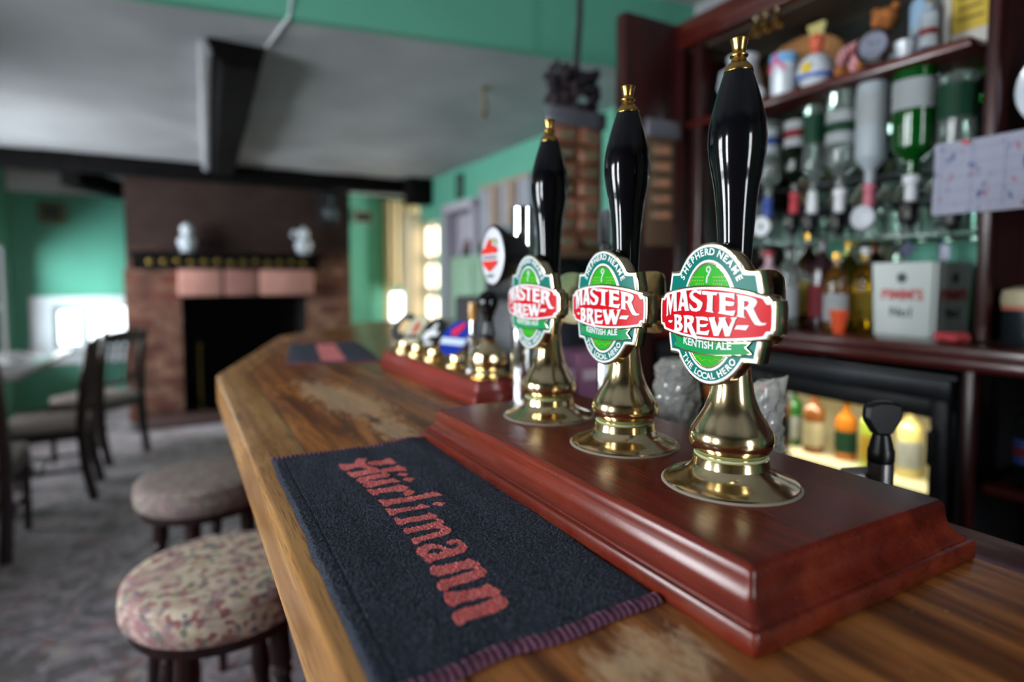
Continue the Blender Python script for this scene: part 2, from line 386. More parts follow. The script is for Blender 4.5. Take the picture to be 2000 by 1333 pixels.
# chimney breast
def brick():
    m, nt, b = base('brick'); tc = _n(nt, 'ShaderNodeTexCoord'); sp = _n(nt, 'ShaderNodeSeparateXYZ'); nt.links.new(tc.outputs['Object'], sp.inputs[0])
    cb = _n(nt, 'ShaderNodeCombineXYZ'); nt.links.new(mathn(nt, 'ADD', sp.outputs[0], sp.outputs[1]), cb.inputs[0]); nt.links.new(sp.outputs[2], cb.inputs[1])
    br = _n(nt, 'ShaderNodeTexBrick'); br.inputs['Scale'].default_value = 3.2; br.inputs['Mortar Size'].default_value = 0.02; br.inputs['Mortar Smooth'].default_value = 0.3
    br.inputs['Color1'].default_value = lin((124, 62, 46)); br.inputs['Color2'].default_value = lin((170, 130, 106)); br.inputs['Mortar'].default_value = lin((84, 74, 68))
    nt.links.new(cb.outputs[0], br.inputs[0])
    f = noise_tex(nt, tc.outputs['Object'], 5, 6, 0.7); c = mixc(nt, ramp(nt, f, [(0.35, (0, 0, 0)), (0.7, (1, 1, 1))]), br.outputs[0], lin((74, 44, 38)))
    # soot and old stain: the brick above the mantel is nearly black-brown
    mp = _n(nt, 'ShaderNodeMapRange'); mp.inputs[1].default_value = 1.38; mp.inputs[2].default_value = 1.62; nt.links.new(sp.outputs[2], mp.inputs[0])
    c = mixc(nt, mathn(nt, 'MULTIPLY', mp.outputs[0], 0.92), c, lin((40, 25, 22)))
    nt.links.new(c, b.inputs['Base Color']); b.inputs['Roughness'].default_value = 0.9; bump(nt, b, br.outputs[1], 0.6, -0.01); return m
BRICK = brick()
bm = bmesh.new()
box(bm, (-0.20, 6.75, 0.69), (0.44, 0.9, 1.38)); box(bm, (1.36, 6.75, 0.69), (0.44, 0.9, 1.38))
box(bm, (0.59, 6.75, 1.865), (1.98, 0.9, 0.97))
struct('wall_chimney', bm, BRICK, sm=False)
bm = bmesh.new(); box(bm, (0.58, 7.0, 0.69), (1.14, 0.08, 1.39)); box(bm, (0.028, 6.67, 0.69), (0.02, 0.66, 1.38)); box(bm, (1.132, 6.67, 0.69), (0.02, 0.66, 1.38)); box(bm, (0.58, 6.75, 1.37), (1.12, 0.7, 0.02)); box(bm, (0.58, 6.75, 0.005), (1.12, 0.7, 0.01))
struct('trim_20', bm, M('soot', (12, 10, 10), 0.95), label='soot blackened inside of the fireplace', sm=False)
bm = bmesh.new(); box(bm, (0.58, 6.1, 0.02), (1.9, 0.42, 0.05), bev=0.01); struct('trim_5', bm, M('hearth_stone', (66, 46, 44), 0.7, var=0.3), label='dark stone hearth slab')
# beams
bm = bmesh.new(); box(bm, (0.3, 6.16, 2.265), (5.1, 0.22, 0.15), bev=0.012); o = struct('trim_6', bm, BEAM, label='long black beam across the chimney breast')
bm = bmesh.new()
b0 = [(0.195, 2.22), (0.345, 2.225), (0.375, 2.335), (0.13, 2.335)]
prev = None
for k in range(15):
    y = 2.93+3.13*k/14; j = [0.012*noise.noise(Vector((k*.9, q*3, 1))) for q in range(4)]
    ring = [bm.verts.new((x+j[q]+0.12*k/14, y, z+j[q]*0.5)) for q, (x, z) in enumerate(b0)]
    if prev:
        for q in range(4): bm.faces.new((prev[q], prev[(q+1) % 4], ring[(q+1) % 4], ring[q]))
    else: bm.faces.new(ring)
    prev = ring
bm.faces.new(prev); struct('trim_7', bm, BEAM, label='short black oak ceiling beam running away from the bar')
bm = bmesh.new(); box(bm, (0.190, 4.5, 2.295), (0.06, 3.1, 0.085), rz=-0.038, bev=0.02); struct('trim_8', bm, CEIL, label='ragged plaster edge beside the black beam')
bm = bmesh.new(); box(bm, (2.20, 5.93, 2.20), (0.24, 0.2, 0.28), bev=0.01); struct('trim_9', bm, BEAM, label='black post head in the far right corner')
bm = bmesh.new(); box(bm, (-0.62, 6.75, 2.17), (0.16, 0.95, 0.16), rz=-0.35, bev=0.02); struct('trim_10', bm, BEAM, label='crooked dark brace at the alcove ceiling')
# brick column at right of the far opening
bm = bmesh.new(); box(bm, (2.245, 6.24, 1.0), (0.16, 0.16, 2.0)); struct('trim_11', bm, CREAM, sm=False, label='cream column beside the added far windows')

# door in the right wall
d = bpy.data.objects.new('door_1', None); COL.objects.link(d); d.location = (2.33, 5.07, 0); d['kind'] = 'structure'
bm = bmesh.new()
for s in (-1, 1): box(bm, (0.0, s*0.33, 0.985), (0.16, 0.07, 1.97), bev=0.006)
box(bm, (0, 0, 1.965), (0.16, 0.73, 0.075), bev=0.006); mk('door_frame', bm, LILAC, d)
bm = bmesh.new(); box(bm, (0.08, 0.03, 0.96), (0.04, 0.56, 1.9), bev=0.004)
for zz in (0.5, 1.4): box(bm, (0.058, 0.03, zz), (0.012, 0.36, 0.66), bev=0.005)
mk('door_leaf', bm, LILAC, d)
bm = bmesh.new(); lathe(bm, [(0, 0), (0.022, 0.003), (0.026, 0.02), (0.016, 0.035), (0, 0.036)], 16, mtx=Matrix.Translation((0.055, -0.2, 1.0)) @ Matrix.Rotation(-R90, 4, 'Y')); mk('door_knob', bm, M('brass_dull', (150, 118, 62), 0.3, 1.0), d)
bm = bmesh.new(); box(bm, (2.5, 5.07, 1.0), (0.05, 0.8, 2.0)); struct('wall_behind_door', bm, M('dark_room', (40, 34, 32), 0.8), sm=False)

# ================================================================== bar counter
BT = 1.07
OAK = oak_top_mat('oak_counter'); OAKL = oak_top_mat('oak_edge', True)
BRASS = M('polished_brass', (238, 216, 170), 0.15, 1.0, var=0.06, scale=14, bmp=0.02, bscale=120)
BRASSD = M('satin_brass', (190, 150, 84), 0.24, 1.0, var=0.15, scale=20)
CHROME = M('chrome', (215, 220, 225), 0.06, 1.0)
STEEL = M('dull_steel', (120, 124, 130), 0.35, 1.0)
EBONY = M('black_lacquer', (10, 10, 15), 0.09, bmp=0.02, bscale=90)
WHITE = M('white_enamel', (236, 238, 240), 0.25)
bar = thing('bar_counter', 'long worn oak topped bar counter with angled far end', 'bar counter', (0, 0, 0))
bm = bmesh.new()
outer = [(0.135, -0.5), (0.135, 1.535), (0.40, 2.42), (0.86, 3.02), (1.6, 3.02), (1.6, 2.62), (0.98, 2.62), (0.74, 2.16), (0.556, 1.44), (0.556, -0.5)]
extr(bm, outer, BT-0.045, BT); es = [e for e in bm.edges if abs(e.verts[0].co.z-BT) < 1e-5 and abs(e.verts[1].co.z-BT) < 1e-5]
bmesh.ops.bevel(bm, geom=es, offset=0.004, segments=2, profile=0.5, affect='EDGES'); mk('worktop', bm, OAK, bar)
bm = bmesh.new(); edge = [(0.072, -0.5), (0.072, 1.548), (0.335, 2.46), (0.83, 3.09), (1.6, 3.09), (1.6, 3.02), (0.86, 3.02), (0.40, 2.42), (0.135, 1.535), (0.135, -0.5)]
extr(bm, edge, BT-0.062, BT+0.0005); es = [e for e in bm.edges if max(abs(v.co.z-BT) for v in e.verts) < 1e-3]
bmesh.ops.bevel(bm, geom=es, offset=0.006, segments=3, profile=0.5, affect='EDGES'); mk('edge_board', bm, OAKL, bar)['label'] = 'paler oak edge board along the customer side'
bm = bmesh.new()
fr = [(0.27, -0.5), (0.27, 1.55), (0.46, 2.30), (0.95, 2.90), (1.6, 2.90), (1.6, 2.84), (0.97, 2.84), (0.51, 2.28), (0.31, 1.54), (0.31, -0.5)]
extr(bm, fr, 0.0, BT-0.046)
mk('front_panel', bm, MAHOGY, bar, sm=False)
bm = bmesh.new()
for k in range(5): box(bm, (0.262, -0.2+k*0.42, 0.55), (0.02, 0.06, 0.9), bev=0.004)
box(bm, (0.255, 0.6, 0.07), (0.03, 2.0, 0.12), bev=0.004); box(bm, (0.255, 0.6, 0.97), (0.03, 2.0, 0.07), bev=0.004); mk('panel_moulding', bm, MAHOGY, bar)
bm = bmesh.new(); box(bm, (0.53, 0.45, 0.55), (0.03, 1.9, 0.92)); mk('back_panel', bm, M('dark_inside', (20, 16, 16), 0.7), bar, sm=False)

# ================================================================== pump plinths
def plinth_mesh(x0, x1, y0, y1, h, k=1.0):
    prof = [(0.0196, 0.0), (0.0205, 0.0015), (0.0206, 0.0128), (0.0198, 0.0146), (0.0180, 0.0154), (0.0162, 0.0155), (0.0160, 0.0172), (0.0142, 0.0180), (0.0118, 0.0196), (0.0090, 0.0228), (0.0068, 0.0270), (0.0054, 0.0320), (0.0050, 0.0370), (0.0046, 0.0410), (0.0034, 0.0440), (0.0012, 0.0458), (0.0, 0.0460)]
    bm = bmesh.new(); prev = None
    def ring(o, z):
        r = 0.004; pts = []
        for cx, cy, a0 in ((x1, y1, 0), (x0, y1, 90), (x0, y0, 180), (x1, y0, 270)):
            for t in (0, 30, 60, 90):
                a = math.radians(a0+t); sx = -r if a0 in (0, 270) else r; sy = -r if a0 in (0, 90) else r
                pts.append((cx+sx+(r+0)*math.cos(a)+(o if a0 in (0, 270) else -o), cy+sy+r*math.sin(a)+(o if a0 in (0, 90) else -o), z))
        return [bm.verts.new(p) for p in pts]
    rings = [ring(o*k, z*h/0.046) for o, z in prof]
    for a, b in zip(rings, rings[1:]):
        for i in range(16): bm.faces.new((a[i], a[(i+1) % 16], b[(i+1) % 16], b[i]))
    bm.faces.new(rings[0]); bm.faces.new(rings[-1]); return bm
def plinth_mat():
    m, nt, b = base('plinth_mahogany')
    v = coords(nt, (16, 1.5, 16)); f = noise_tex(nt, v, 1.5, 6, 0.6, 0.5)
    c = ramp(nt, f, [(0.3, lin((72, 20, 12))), (0.5, lin((108, 34, 20))), (0.7, lin((134, 50, 28)))])
    p = noise_tex(nt, coords(nt, (380, 12, 380)), 1.0, 2); pm = ramp(nt, p, [(0.5, (0, 0, 0)), (0.68, (1, 1, 1))])
    c = mixc(nt, mathn(nt, 'MULTIPLY', pm, 0.35), c, lin((58, 16, 10)))
    d = noise_tex(nt, coords(nt, (1, 1, 1)), 700, 2, 0.5); dm = ramp(nt, d, [(0.70, (0, 0, 0)), (0.76, (1, 1, 1))])
    c = mixc(nt, mathn(nt, 'MULTIPLY', dm, 0.45), c, lin((178, 150, 140)))
    # varnish rubbed off the exposed corners
    g = _n(nt, 'ShaderNodeNewGeometry'); pt = ramp(nt, g.outputs['Pointiness'], [(0.56, (0, 0, 0)), (0.64, (1, 1, 1))])
    wn = ramp(nt, noise_tex(nt, coords(nt), 30, 4, 0.7), [(0.4, (0, 0, 0)), (0.6, (1, 1, 1))])
    c = mixc(nt, mathn(nt, 'MULTIPLY', mathn(nt, 'MULTIPLY', pt, wn), 0.75), c, lin((196, 120, 92)))
    nt.links.new(c, b.inputs['Base Color']); b.inputs['Roughness'].default_value = 0.25
    bump(nt, b, p, 0.12, 0.0005); return m
PLM = plinth_mat()
pl = mk('pump_plinth', plinth_mesh(0.3095, 0.534, 0.246, 0.757, 0.046), PLM, ang=38); pl.location = (0, 0, BT+0.0004)
tag(pl, 'long moulded mahogany plinth carrying the three tall brass hand pumps', 'plinth')
PT = BT+0.0464

# ================================================================== badge artwork
TOWEL_GLYPHS = [[[[-31.0,164.9],[-27.9,171.2],[-21.4,166.6],[-15.2,163.1],[-11.4,166.1],[-6.6,177.0],[-2.4,182.2],[0.9,177.5],[7.0,176.9],[1.2,166.3],[-1.0,158.3],[-0.1,145.7],[5.3,135.8],[8.1,121.7],[12.1,110.2],[5.0,111.4],[5.3,115.8],[0.3,124.2],[-3.7,133.1],[-10.2,144.8],[-15.9,147.6],[-20.5,146.3],[-25.2,142.3],[-29.1,143.5],[-31.1,153.2]]],[[[-29.0,133.2],[-26.3,138.1],[-22.1,133.9],[-15.4,133.0],[-4.8,132.7],[1.6,123.5],[5.4,116.3],[-2.3,115.4],[-12.7,115.8],[-21.0,115.9],[-24.7,113.6],[-27.7,117.9]]],[[[1.4,159.0],[9.0,162.0],[22.9,162.6],[30.6,166.9],[32.7,157.1],[31.8,142.0],[27.8,140.1],[23.8,145.4],[14.2,143.6],[3.0,144.9],[0.9,151.1]]],[[[6.6,125.4],[14.7,130.5],[24.3,131.1],[31.7,134.9],[33.8,127.7],[36.5,122.3],[34.0,110.1],[29.3,112.7],[25.2,116.9],[14.3,115.4],[9.4,115.4]]],[[[-25.9,103.0],[-22.4,110.5],[-17.1,111.1],[-8.8,111.0],[4.8,110.6],[11.2,110.7],[13.2,105.9],[7.6,97.3],[-0.1,96.3],[-10.1,97.6],[-15.8,97.3],[-9.1,91.9],[5.7,89.6],[12.0,91.3],[14.0,83.2],[16.6,78.4],[13.4,75.1],[4.2,76.9],[-6.2,76.1],[-13.9,75.5],[-17.3,74.1],[-21.9,75.1],[-24.3,84.5],[-20.2,90.5],[-23.9,93.4]]],[[[18.9,102.7],[25.6,108.2],[32.8,100.5],[26.8,92.8]]],[[[19.2,82.9],[26.0,88.8],[34.4,82.3],[25.3,71.8]]],[[[-24.8,66.5],[-21.2,70.7],[-16.5,66.6],[-1.9,65.5],[5.4,64.7],[11.0,68.0],[15.3,62.4],[17.7,54.6],[12.8,50.9],[17.6,45.9],[18.1,38.7],[12.0,33.0],[5.8,34.9],[6.3,40.7],[9.5,45.7],[2.8,49.5],[-6.1,52.2],[-15.7,52.9],[-19.2,48.9],[-22.3,49.9]]],[[[-22.0,35.0],[-18.8,34.7],[-15.2,31.2],[-3.7,31.3],[15.1,29.5],[30.1,29.4],[34.9,31.3],[38.2,24.2],[39.9,17.2],[35.2,16.8],[28.3,18.4],[11.0,18.0],[-8.3,17.5],[-13.8,17.8],[-18.8,13.8],[-21.4,17.3]]],[[[-22.5,9.2],[-19.1,10.0],[-15.5,5.3],[-3.1,5.1],[7.7,3.8],[13.1,6.9],[15.4,1.5],[17.8,-4.6],[12.0,-4.8],[0.5,-4.3],[-15.9,-5.5],[-20.3,-9.3],[-23.3,-7.6],[-22.9,-0.9]]],[[[21.2,0.3],[26.6,4.3],[34.2,-3.5],[27.8,-9.5]]],[[[-22.3,-15.0],[-19.6,-14.1],[-16.2,-19.6],[-2.8,-19.7],[7.5,-20.4],[12.2,-16.7],[14.6,-21.2],[16.4,-29.2],[13.9,-32.1],[16.9,-39.3],[14.7,-47.7],[11.7,-51.8],[15.5,-59.7],[14.6,-64.8],[9.8,-70.9],[0.6,-73.2],[-9.7,-72.7],[-17.4,-73.5],[-22.1,-78.4],[-24.4,-73.6],[-23.7,-66.9],[-21.1,-64.3],[-16.2,-63.3],[-5.6,-62.3],[5.3,-61.8],[7.1,-59.5],[5.8,-55.4],[-2.1,-53.2],[-12.7,-52.8],[-18.0,-52.1],[-21.3,-54.6],[-23.5,-52.3],[-23.0,-44.9],[-19.3,-40.2],[-10.7,-41.6],[2.3,-41.9],[9.7,-40.1],[11.6,-37.6],[10.2,-33.2],[1.7,-32.0],[-13.4,-30.8],[-18.1,-31.7],[-21.2,-34.6],[-23.5,-28.6]]],[[[-27.8,-88.8],[-23.4,-83.7],[-15.1,-80.5],[-9.8,-83.5],[-6.1,-90.3],[-3.2,-97.3],[0.2,-101.5],[4.5,-99.2],[8.8,-93.9],[7.3,-89.9],[4.6,-91.5],[1.6,-92.2],[-0.8,-88.5],[1.7,-84.3],[7.9,-83.8],[12.2,-87.8],[13.1,-96.3],[11.8,-103.4],[5.8,-110.6],[-4.4,-112.1],[-13.8,-111.9],[-21.4,-112.5],[-26.1,-115.4],[-27.4,-109.2],[-26.2,-102.8],[-28.5,-95.8]],[[-21.2,-94.7],[-15.7,-91.8],[-10.7,-93.8],[-6.5,-99.2],[-12.4,-101.1],[-19.8,-99.2]]],[[[-27.6,-119.9],[-24.8,-119.5],[-20.9,-121.7],[-11.6,-122.8],[0.1,-124.5],[3.6,-120.9],[6.8,-126.2],[8.4,-134.7],[5.6,-137.9],[8.7,-142.9],[7.1,-148.5],[2.3,-153.4],[-5.8,-155.1],[-17.3,-154.7],[-25.6,-155.3],[-30.5,-158.9],[-33.9,-156.4],[-34.1,-150.0],[-30.0,-144.0],[-25.5,-142.9],[-14.8,-142.6],[-2.5,-141.9],[1.2,-140.7],[-0.5,-137.8],[-9.2,-136.8],[-21.1,-136.6],[-27.1,-137.0],[-31.2,-132.8]]],[[[-33.0,-160.9],[-28.4,-161.8],[-21.5,-164.0],[-10.7,-165.4],[-5.3,-166.1],[-0.2,-163.1],[1.6,-170.0],[4.1,-176.5],[0.4,-180.1],[2.8,-186.4],[1.2,-192.0],[-3.8,-197.6],[-11.0,-199.6],[-21.8,-199.5],[-29.9,-199.8],[-33.9,-199.5],[-36.7,-202.1],[-40.5,-200.5],[-40.3,-193.0],[-37.2,-187.0],[-31.1,-185.4],[-20.3,-185.3],[-8.7,-184.4],[-4.1,-183.1],[-7.4,-179.6],[-14.4,-179.0],[-24.8,-177.5],[-29.9,-177.8],[-33.5,-181.0],[-36.6,-177.2],[-35.9,-169.1]]]]
BADGE_GLYPHS = [[[[-42.09,15.68],[-38.82,16.15],[-37.62,15.59],[-35.41,8.28],[-33.73,17.03],[-27.68,17.92],[-27.65,16.59],[-27.8,11.61],[-27.08,2.46],[-26.03,1.94],[-31.53,1.29],[-31.6,9.57],[-31.89,13.03],[-35.31,-1.62],[-36.18,-1.47],[-39.65,8.91],[-38.98,-2.01],[-41.96,-3.35],[-41.2,-0.56],[-41.44,11.2]]],[[[-24.06,18.37],[-22.53,18.97],[-15.96,19.27],[-15.38,15.73],[-12.61,3.88],[-11.61,3.19],[-17.08,2.37],[-18.07,6.08],[-20.72,6.35],[-21.96,4.6],[-21.15,2.74],[-26.03,2.13],[-25.3,4.07],[-22.48,16.7]],[[-20.12,13.74],[-18.35,9.65],[-21.19,9.36]]],[[[-0.4,19.73],[1.01,19.75],[0.63,16.12],[-1.27,16.44],[-4.65,17.82],[-7.53,17.4],[-7.98,15.54],[-5.03,13.78],[-0.21,11.73],[2.19,10.0],[1.8,6.72],[-0.49,3.71],[-4.28,2.61],[-9.14,2.93],[-11.64,4.67],[-12.24,9.12],[-9.24,7.0],[-7.25,5.24],[-4.35,5.36],[-2.96,7.25],[-4.44,9.4],[-9.34,11.44],[-12.36,14.32],[-11.93,16.93],[-9.04,19.21],[-5.18,20.01],[-1.81,19.16]]],[[[1.96,19.22],[5.69,19.11],[12.55,18.53],[17.02,18.44],[15.75,16.13],[12.61,16.23],[12.24,12.84],[12.23,4.3],[13.4,2.58],[5.15,3.25],[6.51,4.76],[7.23,12.69],[6.45,16.26],[2.97,16.17],[1.32,16.86]]],[[[17.28,18.45],[24.92,18.08],[31.71,17.89],[31.56,15.83],[31.84,13.1],[29.28,14.4],[24.14,15.12],[24.0,12.16],[31.88,11.39],[31.12,8.62],[27.74,8.31],[24.09,8.69],[24.19,4.86],[28.69,4.73],[32.88,5.27],[31.53,1.09],[17.47,2.43],[18.76,3.91],[18.75,13.04],[18.44,16.54]]],[[[33.19,17.24],[38.35,16.68],[44.82,15.51],[48.4,14.28],[49.83,12.35],[48.92,9.67],[47.03,7.27],[48.28,4.67],[50.34,0.8],[52.36,-2.05],[54.31,-2.91],[56.59,-2.6],[55.88,-4.12],[52.06,-4.87],[48.53,-4.29],[46.07,-1.11],[43.15,3.74],[41.47,6.35],[39.65,6.26],[39.79,1.21],[41.65,-0.04],[33.42,0.85],[34.64,1.94],[34.83,10.13],[34.48,15.57]],[[39.68,12.67],[42.91,12.44],[43.76,10.8],[42.61,8.75],[39.81,7.96]]],[[[-31.21,-1.01],[-27.27,-0.61],[-22.08,-1.1],[-20.75,-3.3],[-21.21,-5.61],[-22.47,-6.83],[-20.39,-8.21],[-19.32,-10.41],[-20.79,-13.17],[-23.32,-14.7],[-31.71,-14.96],[-30.16,-13.11],[-30.09,-3.84]],[[-27.22,-3.29],[-25.13,-3.56],[-25.08,-5.46],[-27.15,-6.36]],[[-26.83,-9.02],[-24.48,-9.25],[-23.92,-11.12],[-26.5,-12.07]]],[[[-19.02,-1.13],[-14.5,-0.69],[-8.56,-0.93],[-6.58,-2.48],[-6.99,-5.47],[-8.89,-7.82],[-7.36,-10.68],[-4.34,-15.25],[-1.86,-18.72],[-3.76,-19.45],[-6.68,-18.78],[-9.69,-15.69],[-12.25,-11.78],[-14.03,-10.04],[-14.22,-12.68],[-13.42,-14.87],[-18.71,-14.91],[-17.74,-12.94],[-17.96,-3.14]],[[-14.43,-3.5],[-11.94,-3.91],[-11.4,-5.75],[-14.35,-7.24]]],[[[-5.15,-1.3],[2.45,-0.87],[7.12,-1.33],[8.57,-4.13],[6.26,-3.91],[1.58,-3.47],[-0.07,-3.93],[-0.23,-6.87],[2.6,-7.04],[8.61,-5.92],[6.37,-8.6],[2.66,-9.22],[0.06,-9.04],[0.13,-12.33],[5.07,-12.31],[9.65,-10.88],[8.38,-15.12],[-4.34,-15.25],[-3.42,-13.34],[-3.67,-3.05]]],[[[8.54,-1.25],[14.87,-0.54],[14.47,-2.34],[17.3,-8.18],[18.93,-2.77],[18.44,-0.69],[24.97,-0.14],[24.15,-1.76],[27.32,-7.81],[30.14,-2.09],[28.82,-0.27],[34.68,0.24],[33.07,-1.57],[28.34,-14.32],[24.27,-14.67],[21.7,-7.86],[18.58,-14.8],[13.89,-15.19],[10.49,-5.8]]],[[[-38.87,-7.48],[-37.81,-6.05],[-35.11,-6.08],[-32.44,-5.91],[-33.99,-8.14],[-36.13,-8.48]]],[[[32.0,-8.85],[34.42,-5.59],[44.19,-5.09],[41.48,-8.82],[36.16,-8.71]]]]
TEAL = M('teal_enamel', (6, 116, 104), 0.22); RED = M('red_enamel', (206, 2, 24), 0.2)
LIME = M('bright_green_enamel', (40, 172, 36), 0.22); RIBG = M('ribbon_green_enamel', (18, 150, 84), 0.22)
GOLDL = M('pale_gold_line', (170, 190, 60), 0.3)
BADGEGOLD = M('badge_gold', (222, 206, 172), 0.16, 1.0)
for _m in (TEAL, RED, LIME, RIBG):
    _b = _m.node_tree.nodes['Principled BSDF']; _b.inputs['Specular IOR Level'].default_value = 0.16; _b.inputs['Roughness'].default_value = 0.3; _b.inputs['Coat Weight'].default_value = 0.0
def badge_outline(d):
    a, b1, b2 = 42-d, 57-d, 55-d; out = []
    vs, vb, xs = 35-d, -(33.5-d), 47-d
    t1 = math.asin(vs/b1)
    for k in range(15): t = t1+(PI/2-t1)*k/14; out.append((a*math.cos(t), b1*math.sin(t)))
    right_top = out[:]
    t2 = math.asin(-vb/b2); low = []
    for k in range(15): t = t2+(PI/2-t2)*k/14; low.append((a*math.cos(t), -b2*math.sin(t)))
    R = [(xs, vb), (xs, vs)]
    half = list(reversed(low)) + R + right_top      # bottom centre .. right .. top centre
    left = [(-x, y) for x, y in reversed(half[1:-1])]
    return half+left
def band_outline(d):
    q = []
    for k in range(9): u = -52+d*1.2+(104-d*2.4)*k/8; q.append((u, 24-d-7.0*(u/52)**2))
    q += [(52.5-d, 16-d), (54-d*0.9, 14-d*1.1), (58-d, 13-d*0.6), (58-d, -11+d*0.6), (54-d*0.9, -12.5+d*1.1), (52.5-d, -15.5+d)]
    for k in range(9): u = 52-d*1.2-(104-d*2.4)*k/8; q.append((u, -20.5+d+5.0*(u/52)**2))
    q += [(-52.5+d, -15.5+d), (-54+d*0.9, -12.5+d*1.1), (-58+d, -11+d*0.6), (-58+d, 13-d*0.6), (-54+d*0.9, 14-d*1.1), (-52.5+d, 16-d)]
    return q
def ell(a, b, cy=0.0, n=40, t0=0, t1=2*PI): return [(a*math.cos(t0+(t1-t0)*k/n), cy+b*math.sin(t0+(t1-t0)*k/n)) for k in range(n)]
def arc_text(s, ra, rb, mid_deg, size, top=True, step=None):
    """letters set one by one along an ellipse; millimetre units"""
    bm = bmesh.new(); ws = [{'I': 0.5, ' ': 0.55, 'M': 1.15, 'N': 1.05, 'L': .82, 'E': .85, 'J': .7}.get(c, 1.0) for c in s]
    tot = sum(ws); a = 0
    for c, wd in zip(s, ws):
        f = (a+wd/2)-tot/2; a += wd
        if c == ' ': continue
        ang = math.radians(mid_deg)+(-f if top else f)*step
        x, y = ra*math.cos(ang), rb*math.sin(ang); nx, ny = math.cos(ang)/ra, math.sin(ang)/rb
        rot = math.atan2(ny, nx)-PI/2+(0 if top else PI)
        t = text_bm(c, size, 0.0003/0.001*1.0, off=size*0.03)
        bmesh.ops.transform(t, matrix=Matrix.Translation((x, y, 0)) @ Matrix.Rotation(rot, 4, 'Z'), verts=t.verts)
        me = bpy.data.meshes.new('t'); t.to_mesh(me); t.free(); bm.from_mesh(me); bpy.data.meshes.remove(me)
    return bm
SC = 1.08e-3
def badge(parent, loc):
    """a pump clip: local u to the right, v up, z towards the drinker"""
    mt = Matrix.Translation(loc) @ Matrix(((0, 0, -1, 0), (-1, 0, 0, 0), (0, 1, 0, 0), (0, 0, 0, 1)))
    def add(name, groups, z0, z1, mat, bev=0.0, par=None, lab=None):
        ext = (z1-z0)/2
        bm = crv(groups, ext*0.001, bev*0.001, z0*0.001, SC); o = mk(name, bm, mat, par or clip, ang=40)
        if par is None and name != 'clip': pass
        if lab: o['label'] = lab
        return o
    body = crv([[cham(badge_outline(0), 1, 0.2)]], 0.0062, 0.0012, -0.0124, SC); bm2 = crv([[cham(band_outline(0), 1, 0.2)]], 0.0069, 0.0014, -0.0124, SC)
    me = bpy.data.meshes.new('t'); bm2.to_mesh(me); bm2.free(); body.from_mesh(me); bpy.data.meshes.remove(me)
    clip = mk('pump_clip', body, BADGEGOLD, parent, mtx=mt, ang=40)
    add('white_border', [[cham(badge_outline(1.9), 1, 0.2), cham(badge_outline(3.9), 1, 0.2)]], 0, 0.55, WHITE, 0.15)
    add('teal_field', [[cham(badge_outline(3.8), 1, 0.2)]], 0, 0.25, TEAL)
    add('oval_border', [[ell(28, 43.5), ell(26, 41.5)]], 0.2, 0.65, WHITE, 0.12)
    add('oval_rim', [[ell(26, 41.5), ell(24.6, 40)]], 0.2, 0.8, BADGEGOLD, 0.15)
    add('oval_field', [[ell(25, 40.4)]], 0.2, 0.4, LIME)
    # little crook emblem and faint ornament in the oval
    hook = bmesh.new()
    pts = [(-1.2, 25.5, .6), (-0.8, 30, .6), (1.2, 33, .6), (2.6, 36, .6), (1.0, 38.2, .6), (-1.2, 37.3, .6), (-1.4, 35.2, .6), (0.2, 33.6, .6)]
    tube(hook, [(x*SC, y*SC, 0.0006) for x, y, _ in pts], [0.0009]*4+[0.0008]*4, 6); mk('crook_emblem', hook, WHITE, clip)
    for s in (-1, 1):
        orn = bmesh.new()
        for a_, b_, y_ in ((5, 15, 30), (6, 19, 27.3)):
            for k in range(6): u = s*(a_+(b_-a_)*k/5); box(orn, (u*SC, y_*SC, 0.00045), (0.0012, 0.0009, 0.0003), rz=0.3*k)
        tube(orn, [(s*u*SC, (y)*SC, 0.00045) for u, y in ((18, -29), (12, -30.5), (9, -29), (5, -31), (1, -30))], 0.0003, 5)
        tube(orn, [(s*u*SC, (y)*SC, 0.00045) for u, y in ((14, -34), (9, -33), (5, -36), (1, -34))], 0.0003, 5)
        for k in range(5): box(orn, ((s*(5+k*1.9))*SC, (22.5)*SC+0.0018, 0.00045), (0.0004, 0.0032, 0.0003))
        mk('gold_ornament', orn, GOLDL, clip)
    add('band_border', [[cham(band_outline(1.7), 1, 0.2), cham(band_outline(3.6), 1, 0.2)]], 1.4, 2.1, WHITE, 0.15)
    add('red_band', [[cham(band_outline(3.5), 1, 0.2)]], 1.35, 1.65, RED)
    gl = [[[(u-6.0, v-1.2+1.2) for u, v in sp] for sp in g] for g in BADGE_GLYPHS]
    add('brand_lettering', gl, 1.6, 2.5, WHITE, 0.16)
    rib = [(-34+68*k/10, -17.8-4.6*math.cos((k-5)/5*1.2)+1.6) for k in range(11)]
    up = [(x, y) for x, y in rib]; dn = [(x, y-10.2) for x, y in reversed(rib)]
    rp = [(-38, -16.5)]+up+[(40, -17.5), (36, -21.5), (41, -26.5)]+dn+[(-36, -27.5), (-33.5, -22)]
    add('ribbon_border', [[rp]], 1.2, 2.3, BADGEGOLD, 0.15)
    rp2 = [(x*0.965, (y+22.3)*0.86-22.3) for x, y in rp]
    add('ribbon', [[rp2]], 2.1, 2.45, RIBG)
    def addt(name, t, z, mat=WHITE):
        for v in t.verts: v.co = Vector((v.co.x*SC, v.co.y*SC, z*0.001+v.co.z*0.001))
        return mk(name, t, mat, clip, sm=False)
    t = text_bm('KENTISH ALE', 8.2, 0.3, off=0.16, space=1.02)
    for v in t.verts: v.co.x *= 0.98; v.co.y += -22.6-4.6*math.cos(v.co.x/34*1.2)+4.1
    addt('ribbon_lettering', t, 2.6)
    addt('upper_lettering', arc_text('SHEPHERD NEAME', 34.6, 49.4, 90, 7.4, True, 0.152), 0.5)
